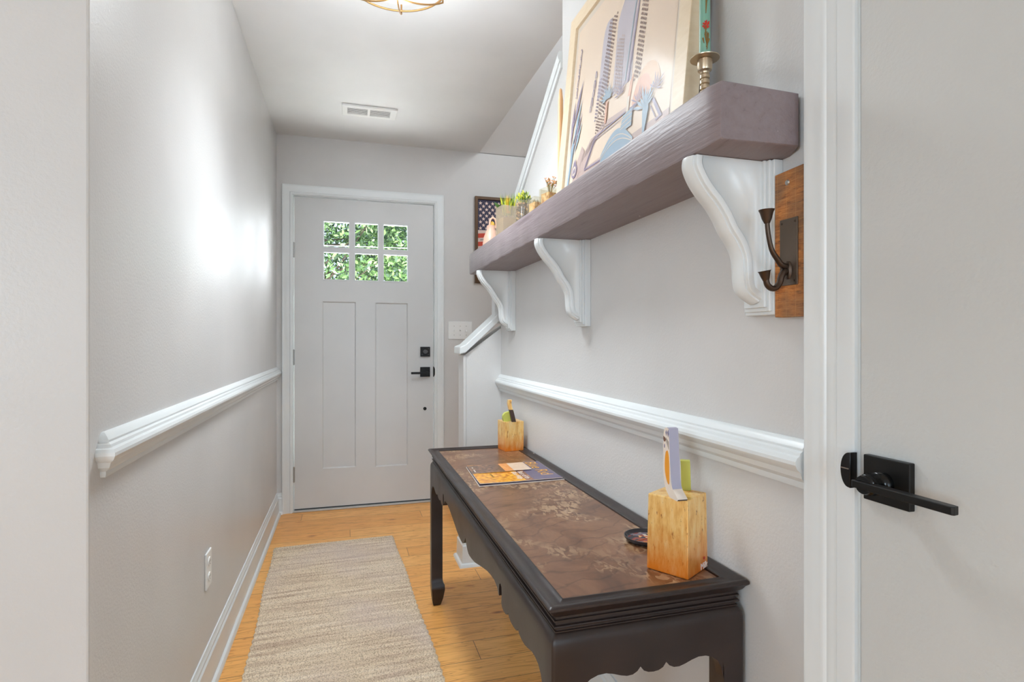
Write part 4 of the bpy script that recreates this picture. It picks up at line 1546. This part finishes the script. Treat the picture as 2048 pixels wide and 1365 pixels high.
# A: glass cube vase with a spiky yellow-green plant
ax_, ay_ = .660, 2.335
t = thing('glass_vase', 'clouded glass cube vase with a spiky yellow-green plant toward the far end of the shelf', 'vase', (ax_, ay_, SZ1), 'glass vases on the shelf')
mb = MB()
cubevase(mb, ax_, ay_, SZ1, .070, .150, math.radians(12))
mb.build('glass', frost, t)
mb = MB().box((ax_ - .029, ay_ - .029, SZ1 + .007), (ax_ + .029, ay_ + .029, SZ1 + .100), rot=math.radians(12))
mb.build('filling', mat('grey_pebble_fill', rgb(196, 176, 150), .8), t)
mb = MB()
for i in range(8):     # succulent rosette at the left rim
    a = PI * .5 + i * .75
    b0 = (ax_ - .020, ay_ + .012, SZ1 + .146)
    blade(mb, b0, (b0[0] - .022 * math.cos(a) - .012, b0[1] + .012 * math.sin(a), b0[2] + .022 + .012 * math.sin(a)), .008, 1)
for i in range(70):
    a, r = rg.random() * 2 * PI, rg.random() ** .5 * .024
    b0 = (ax_ + .008 + r * math.cos(a), ay_ + r * math.sin(a), SZ1 + .115)
    h = .055 + .045 * rg.random()
    blade(mb, b0, (b0[0] + math.cos(a) * .020 * rg.random() * 1.6, b0[1] + math.sin(a) * .02, b0[2] + h), .0016 + .0016 * rg.random(), rg.choice((0, 2, 2, 0)))
for dx in (-.004, .002, .008):
    blade(mb, (ax_ + dx, ay_ - .02, SZ1 + .12), (ax_ + dx * 1.2, ay_ - .022, SZ1 + .205 - abs(dx) * 2), .006, 3)
mb.build('plant', [gr1, gr3, gr2, yl], t)

# B: pebble-filled round glass with a bushy green plant
bx_, by_ = .662, 2.10
t = thing('glass_vase', 'round glass filled with brown pebbles holding a bushy bright green plant', 'vase', (bx_, by_, SZ1), 'glass vases on the shelf')
MB().lathe((bx_, by_, SZ1), [(.030, 0), (.033, .004), (.033, .118), (.031, .118), (.031, .008), (.001, .007)], 28).build('glass', clear, t, smooth=40)
mb = MB()
for i in range(150):
    a = rg.random() * 2 * PI
    z_ = .008 + .10 * rg.random()
    r = .024
    s_ = .0055
    mb.lathe((bx_ + r * math.cos(a), by_ + r * math.sin(a), SZ1 + z_), [(.0005, 0), (s_ * .8, s_ * .35), (s_, s_ * .8), (s_ * .7, s_ * 1.4), (.0005, s_ * 1.6)], 7, rg.choice((0, 1, 2)))
mb.lathe((bx_, by_, SZ1 + .008), [(.024, 0), (.024, .1)], 16, 1)
mb.build('pebbles', [mat('brown_pebble', rgb(134, 92, 60), .5), mat('dark_pebble', rgb(88, 62, 46), .5), mat('tan_pebble', rgb(196, 156, 112), .5)], t, smooth=60)
mb = MB()
for i in range(260):
    a, r = rg.random() * 2 * PI, rg.random() ** .5 * .026
    z_ = SZ1 + .110 + .042 * rg.random() * (1 - (r / .03) ** 2 * .5)
    b0 = (bx_ + r * math.cos(a), by_ + r * math.sin(a), z_)
    an = rg.random() * 2 * PI
    blade(mb, b0, (b0[0] + .008 * math.cos(an), b0[1] + .008 * math.sin(an), b0[2] + .006 + .008 * rg.random()), .0022, rg.choice((0, 2, 1, 2)))
for i in range(24):
    a = rg.random() * 2 * PI
    blade(mb, (bx_, by_, SZ1 + .105), (bx_ + .022 * math.cos(a), by_ + .022 * math.sin(a), SZ1 + .150), .0012, 1)
mb.build('plant', [gr1, gr3, gr2], t)

# C, D: two low cube glasses with tan contents
for i, (gx_, gy_, w_, h_, lab) in enumerate(((.658, 1.925, .052, .088, 'short clear cube glass with pale golden filling, left of the dried flowers'), (.655, 1.795 - .012, .052, .086, 'short clear cube glass holding dried peach flowers beside the framed print'))):
    t = thing('glass_vase', lab, 'vase', (gx_, gy_, SZ1), 'glass vases on the shelf')
    mb = MB()
    cubevase(mb, gx_, gy_, SZ1, w_, h_, math.radians(10 + 6 * i))
    mb.build('glass', clear, t)
    mb = MB().box((gx_ - w_ * .40, gy_ - w_ * .40, SZ1 + .007), (gx_ + w_ * .40, gy_ + w_ * .40, SZ1 + h_ * .80), rot=math.radians(10 + 6 * i))
    mb.build('filling', amber, t)
    mb = MB()
    if i == 0:
        for j in range(14):
            a = rg.random() * 2 * PI
            blade(mb, (gx_ + .012 * math.cos(a), gy_ + .012 * math.sin(a), SZ1 + .055), (gx_ + .017 * math.cos(a), gy_ + .017 * math.sin(a), SZ1 + .084), .002, 1)
    else:
        for j in range(26):
            a, r = rg.random() * 2 * PI, .006 + .020 * rg.random()
            tip = Vector((gx_ + .004 + r * math.cos(a), gy_ + r * math.sin(a), SZ1 + .098 + .022 * rg.random()))
            mb.tube([(gx_, gy_, SZ1 + .05), tuple((tip + Vector((gx_, gy_, SZ1 + .06))) / 2 + Vector((0, 0, .004))), tuple(tip)], .0007, 5, 1)
            for q_ in range(5):
                an = q_ * 2 * PI / 5
                blade(mb, tuple(tip), (tip.x + .006 * math.cos(an), tip.y + .006 * math.sin(an), tip.z + .003), .0022, 0)
    mb.build('dried_flowers', [mat('peach_bloom', rgb(232, 178, 130), .6), mat('olive_stem', rgb(128, 118, 60), .6)], t)

# E: pink jug at the far end
ex_, ey_ = .655, 2.585
t = thing('pink_jug', 'small peach-pink ceramic jug with a loop handle at the far end of the shelf', 'jug', (ex_, ey_, SZ1))
pk = mat('peach_pink_glaze', rgb(240, 196, 172), .3)
MB().lathe((ex_, ey_, SZ1), [(.030, 0), (.038, .007), (.040, .034), (.036, .062), (.026, .088), (.019, .104), (.021, .118), (.019, .118), (.016, .104), (.001, .10)], 28).build('body', pk, t, smooth=50)
mb = MB()
mb.tube([(ex_ + .006 + .016 * math.cos(a), ey_ - .010, SZ1 + .126 + .028 * math.sin(a)) for a in [-.8 + 4.9 * i / 18 for i in range(19)]], .0045, 10)
mb.build('handle', pk, t, smooth=50)
MB().lathe((ex_ + .004, ey_, SZ1 + .104), [(.013, 0), (.015, .012), (.012, .028), (.004, .036), (.0005, .037)], 20).build('stopper', mat('mustard_glaze', rgb(214, 172, 60), .4), t, smooth=50)

# ================================================================== FLAG PICTURE ON THE END WALL
t = thing('framed_flag_picture', 'dark-framed picture of a stars-and-stripes flag on the end wall beyond the shelf', 'framed picture', (1.08, YE, 1.52))
X0, X1, Z0, Z1 = .867, 1.31, 1.519, 2.130
fwm = mat('dark_bronze_frame', rgb(92, 66, 42), .4, .3)
MB().prism([rect(X0, Z0, X1, Z1), rect(X0 + .021, Z0 + .021, X1 - .021, Z1 - .021)], XZY, YE - .022, YE).build('frame', fwm, t, bevel=.002)
mb = MB()
fcol = [mat('flag_navy', rgb(62, 58, 84), .6), mat('flag_cream', rgb(236, 212, 200), .6), mat('flag_red', rgb(214, 74, 48), .6), mat('flag_dark_text', rgb(70, 56, 56), .6), mat('flag_pink', rgb(214, 160, 158), .6)]
YP = YE - .008


def fp(pts, k, lay=0):
    y = YP - .0004 * lay
    vs = [(x, y, z) for x, z in pts]
    mb.add(vs, [tuple(x) for x in tessellate_polygon([[Vector((a, b, 0)) for a, b in pts]])], k)


fp(rect(X0 + .015, Z0 + .015, X1 - .015, Z1 - .015), 1)
fp([(X0 + .018, 1.893), (X0 + .018, Z1 - .018), (1.07, Z1 - .018), (1.14, 2.0), (1.15, 1.93), (1.04, 1.897)], 0, 1)
wav = lambda x: .012 * math.sin((x - X0) * 9)
for i in range(6):
    z_ = 1.866 - i * .0585
    up_ = [(x, z_ + wav(x) - .0) for x in np.linspace(X0 + .018, X1 - .018, 16)]
    lo_ = [(x, z_ - .031 + wav(x)) for x in np.linspace(X1 - .018, X0 + .018, 16)]
    if i < 6:
        fp([(float(a), float(b)) for a, b in up_ + lo_ if True], 2, 2)
    if i < 3:
        for kx in range(9):
            x = X0 + .04 + kx * .008
            fp(rect(x, z_ - .048 + wav(x), x + .005, z_ - .042 + wav(x)), 3, 3)
for i in range(4):
    fp([(1.06 + .02 * i, Z1 - .018), (1.10 + .03 * i, Z1 - .018 - .0), (1.29, 2.02 - .03 * i), (1.29, 2.035 - .03 * i)], 4, 3)


def star(cx, cz, r):
    return [(cx + (r if i % 2 == 0 else r * .42) * math.sin(i * PI / 5), cz + (r if i % 2 == 0 else r * .42) * math.cos(i * PI / 5)) for i in range(10)]


for row in range(9):
    for c_ in range(4 if row % 2 else 5):
        cx2 = .908 + c_ * .0445 + (.0222 if row % 2 else 0)
        cz2 = 2.085 - row * .0222
        if cx2 < 1.12:
            fp(star(cx2, cz2, .0145), 1, 2)
mb.build('flag_print', fcol, t)

# ================================================================== RUG
RX, RY = .626, 2.15
nx_, nyy = 150, 560
u_ = np.linspace(-RX / 2, RX / 2, nx_)
v_ = np.linspace(-RY, 0, nyy)
U, V = np.meshgrid(u_, v_)
rs = np.random.RandomState(4)
pitch = .0215
wob = .004 * np.sin(U * 9 + V * 2.3) + .002 * np.sin(U * 23 + 1)
row = (V + wob) / pitch
ri = np.floor(row).astype(int)
fr_ = row - ri
jit = rs.rand(400)[ri % 400]
h = .0045 * np.sqrt(np.clip(np.sin(PI * fr_), 0, 1))
ch = np.abs(fr_ - .5)
h += .0042 * np.abs(np.sin(PI * (U / .0125 + ch * 1.1 + jit * 3)))
h += .0008 * rs.rand(*U.shape)
ex = np.minimum(1, (RX / 2 - np.abs(U)) / .006)
ey = np.minimum(1, np.minimum(-V, V + RY) / .006)
Z = .004 + h * np.clip(ex, 0, 1) * np.clip(ey, 0, 1)
Uo = U + (np.abs(U) > RX / 2 - .01) * np.sign(U) * (.0022 * np.sin(V * 140) + .003 * np.sin(V * 9))
Vo = V + (V > -.006) * .002 * np.sin(U * 60)
vs = np.stack([Uo.ravel(), Vo.ravel(), Z.ravel()], 1)
idx = np.arange(nx_ * nyy).reshape(nyy, nx_)
fs = np.stack([idx[:-1, :-1].ravel(), idx[:-1, 1:].ravel(), idx[1:, 1:].ravel(), idx[1:, :-1].ravel()], 1)
# side skirt down to the floor
bd = list(idx[0, :]) + list(idx[1:, -1]) + list(idx[-1, -2::-1]) + list(idx[-2:0:-1, 0])
nb = len(vs)
low = vs[bd].copy()
low[:, 2] = .0005
vs = np.vstack([vs, low])
fl = fs.tolist()
for i in range(len(bd)):
    j = (i + 1) % len(bd)
    fl.append([int(bd[i]), int(bd[j]), nb + j, nb + i])
me = bpy.data.meshes.new('rug')
me.from_pydata(vs.tolist(), [], fl)
rm = mat('braided_jute', rgb(186, 160, 130), .85)
n1 = N(rm, 'ShaderNodeTexNoise', Scale=1.0, Detail=3.0)
L(rm, coords(rm, (3, 46, 1)), n1.inputs[0])
n2 = N(rm, 'ShaderNodeTexNoise', Scale=220.0, Detail=2.0)
L(rm, coords(rm), n2.inputs[0])
c = ramp(rm, n1.outputs[0], [(.3, rgb(196, 170, 146)), (.5, rgb(226, 206, 178)), (.7, rgb(238, 222, 198))])
c = mixc(rm, .8, c, ramp(rm, n2.outputs[0], [(.36, (.5, .44, .40, 1)), (.52, (1, 1, 1, 1)), (.7, (1.08, 1.06, 1.04, 1))]), 'MULTIPLY')
n3 = N(rm, 'ShaderNodeTexNoise', Scale=2.2, Detail=2.0)
L(rm, coords(rm), n3.inputs[0])
c = mixc(rm, ramp(rm, n3.outputs[0], [(.45, (0, 0, 0, 1)), (.7, (.5, .5, .5, 1))]), c, rgb(206, 188, 182))
L(rm, c, P(rm).inputs['Base Color'])
me.materials.append(rm)
for p in me.polygons:
    p.use_smooth = True
o = bpy.data.objects.new('rug', me)
COL.objects.link(o)
o.location = (-.059, 3.252, 0)
o.rotation_euler = (0, 0, math.radians(2.2))
tag(o, 'beige braided jute runner rug on the pine floor before the door', 'rug')

# ================================================================== STAIR (behind the knee wall)
t = thing('staircase', None, None, (1.0, 3.3, 0), kind='structure')
wood2 = mat('stair_tread', rgb(190, 140, 84), .4)
MB().box((.68, YK + .125, 0), (1.84, YE - .005, .19)).build('winder_step', wood2, t)
MB().box((.90, YK + .125, .19), (1.84, YE - .005, .38)).build('winder_step', wood2, t)
for i in range(11):
    y1 = YK + .12 - i * .26
    MB().box((XR + .125, y1 - .26, 0 if i == 0 else .38 + .19 * (i - 1)), (1.845, y1, .38 + .19 * (i + 1))).build('step', wood2, t)

# ================================================================== OUTSIDE
struct(MB().box((-30, YE + .16, -.35), (30, 60, -.12)).build('lawn', mat('lawn_grass', rgb(96, 128, 60), .9)))
leafm = []
for nm, c in (('leaf_mid', rgb(70, 98, 52)), ('leaf_light', rgb(104, 134, 76)), ('leaf_deep', rgb(38, 58, 38)), ('leaf_pale', rgb(150, 174, 124))):
    m = mat(nm, c, .75)
    leafm.append(m)
bark = mat('bark', rgb(70, 60, 50), .9)
tree_lab = ['leafy green tree straight outside the front door window', 'paler leafy tree standing to the right outside the door window', 'taller leafy tree behind the other two outside the door']
for ti, (tx_, ty_, tr, nl, zc) in enumerate(((-.4, 10.5, 2.1, 13000, 2.9), (2.7, 14.5, 2.4, 8000, 3.4), (-1.0, 24.0, 5.4, 16000, 5.2))):
    rt = random.Random(20 + ti)
    t = thing('leafy_tree', tree_lab[ti], 'tree', (tx_, ty_, -.12), 'trees outside the front door')
    mb = MB()
    mb.tube([(tx_, ty_, -.15), (tx_ + .05, ty_, 1.2), (tx_ - .05, ty_, zc)], lambda s_: .09 - .05 * s_, 10)
    brs = []
    for b in range(16):
        a = rt.random() * 2 * PI
        e_ = Vector((tx_ + tr * .8 * math.cos(a), ty_ + tr * .8 * math.sin(a), zc + tr * .8 * (rt.random() - .45)))
        s0 = Vector((tx_, ty_, .9 + rt.random() * (zc - .9)))
        mid = (s0 + e_) / 2 + Vector((0, 0, .2))
        mb.tube([tuple(s0), tuple(mid), tuple(e_)], lambda s_: .018 * (1 - s_ * .8), 6)
        brs.append((s0, mid, e_))
    mb.build('trunk', bark, t)
    mb = MB()
    for i in range(nl):
        if i % 3 == 0:
            s0, mid, e_ = rt.choice(brs)
            q_ = rt.random()
            c_ = (mid.lerp(e_, q_)) + Vector((rt.gauss(0, .22), rt.gauss(0, .22), rt.gauss(0, .18)))
        else:
            while True:
                d = Vector((rt.uniform(-1, 1), rt.uniform(-1, 1), rt.uniform(-1, 1)))
                if d.length < 1:
                    break
            c_ = Vector((tx_, ty_, zc)) + d * tr
            if c_.z < .5:
                continue
        sz = rt.uniform(.03, .065) * (1.8 if ti == 2 else 1)
        n_ = Vector((rt.gauss(0, 1), rt.gauss(0, 1), rt.gauss(0, 1) + .6)).normalized()
        a_ = n_.orthogonal().normalized()
        b_ = n_.cross(a_)
        an = rt.random() * 6.28
        d1_ = a_ * math.cos(an) + b_ * math.sin(an)
        d2_ = n_.cross(d1_)
        mb.v += [tuple(c_ - d1_ * sz), tuple(c_ + d2_ * sz * .45), tuple(c_ + d1_ * sz), tuple(c_ - d2_ * sz * .45)]
        k0 = len(mb.v) - 4
        mb.f.append((k0, k0 + 1, k0 + 2, k0 + 3))
        mb.mi.append(rt.choice((0, 0, 0, 0, 1, 1, 2, 2, 3)))
    mb.build('foliage', leafm, t)['kind'] = 'stuff'
mb = MB()
mb.tube([(-6, 8.05, 2.30), (0, 8.0, 2.40), (6, 8.05, 2.48)], .0045, 6)
tag(mb.build('overhead_wire', mat('pale_wire', rgb(190, 198, 205), .5)), 'pale overhead wire crossing in front of the trees outside', 'wire')
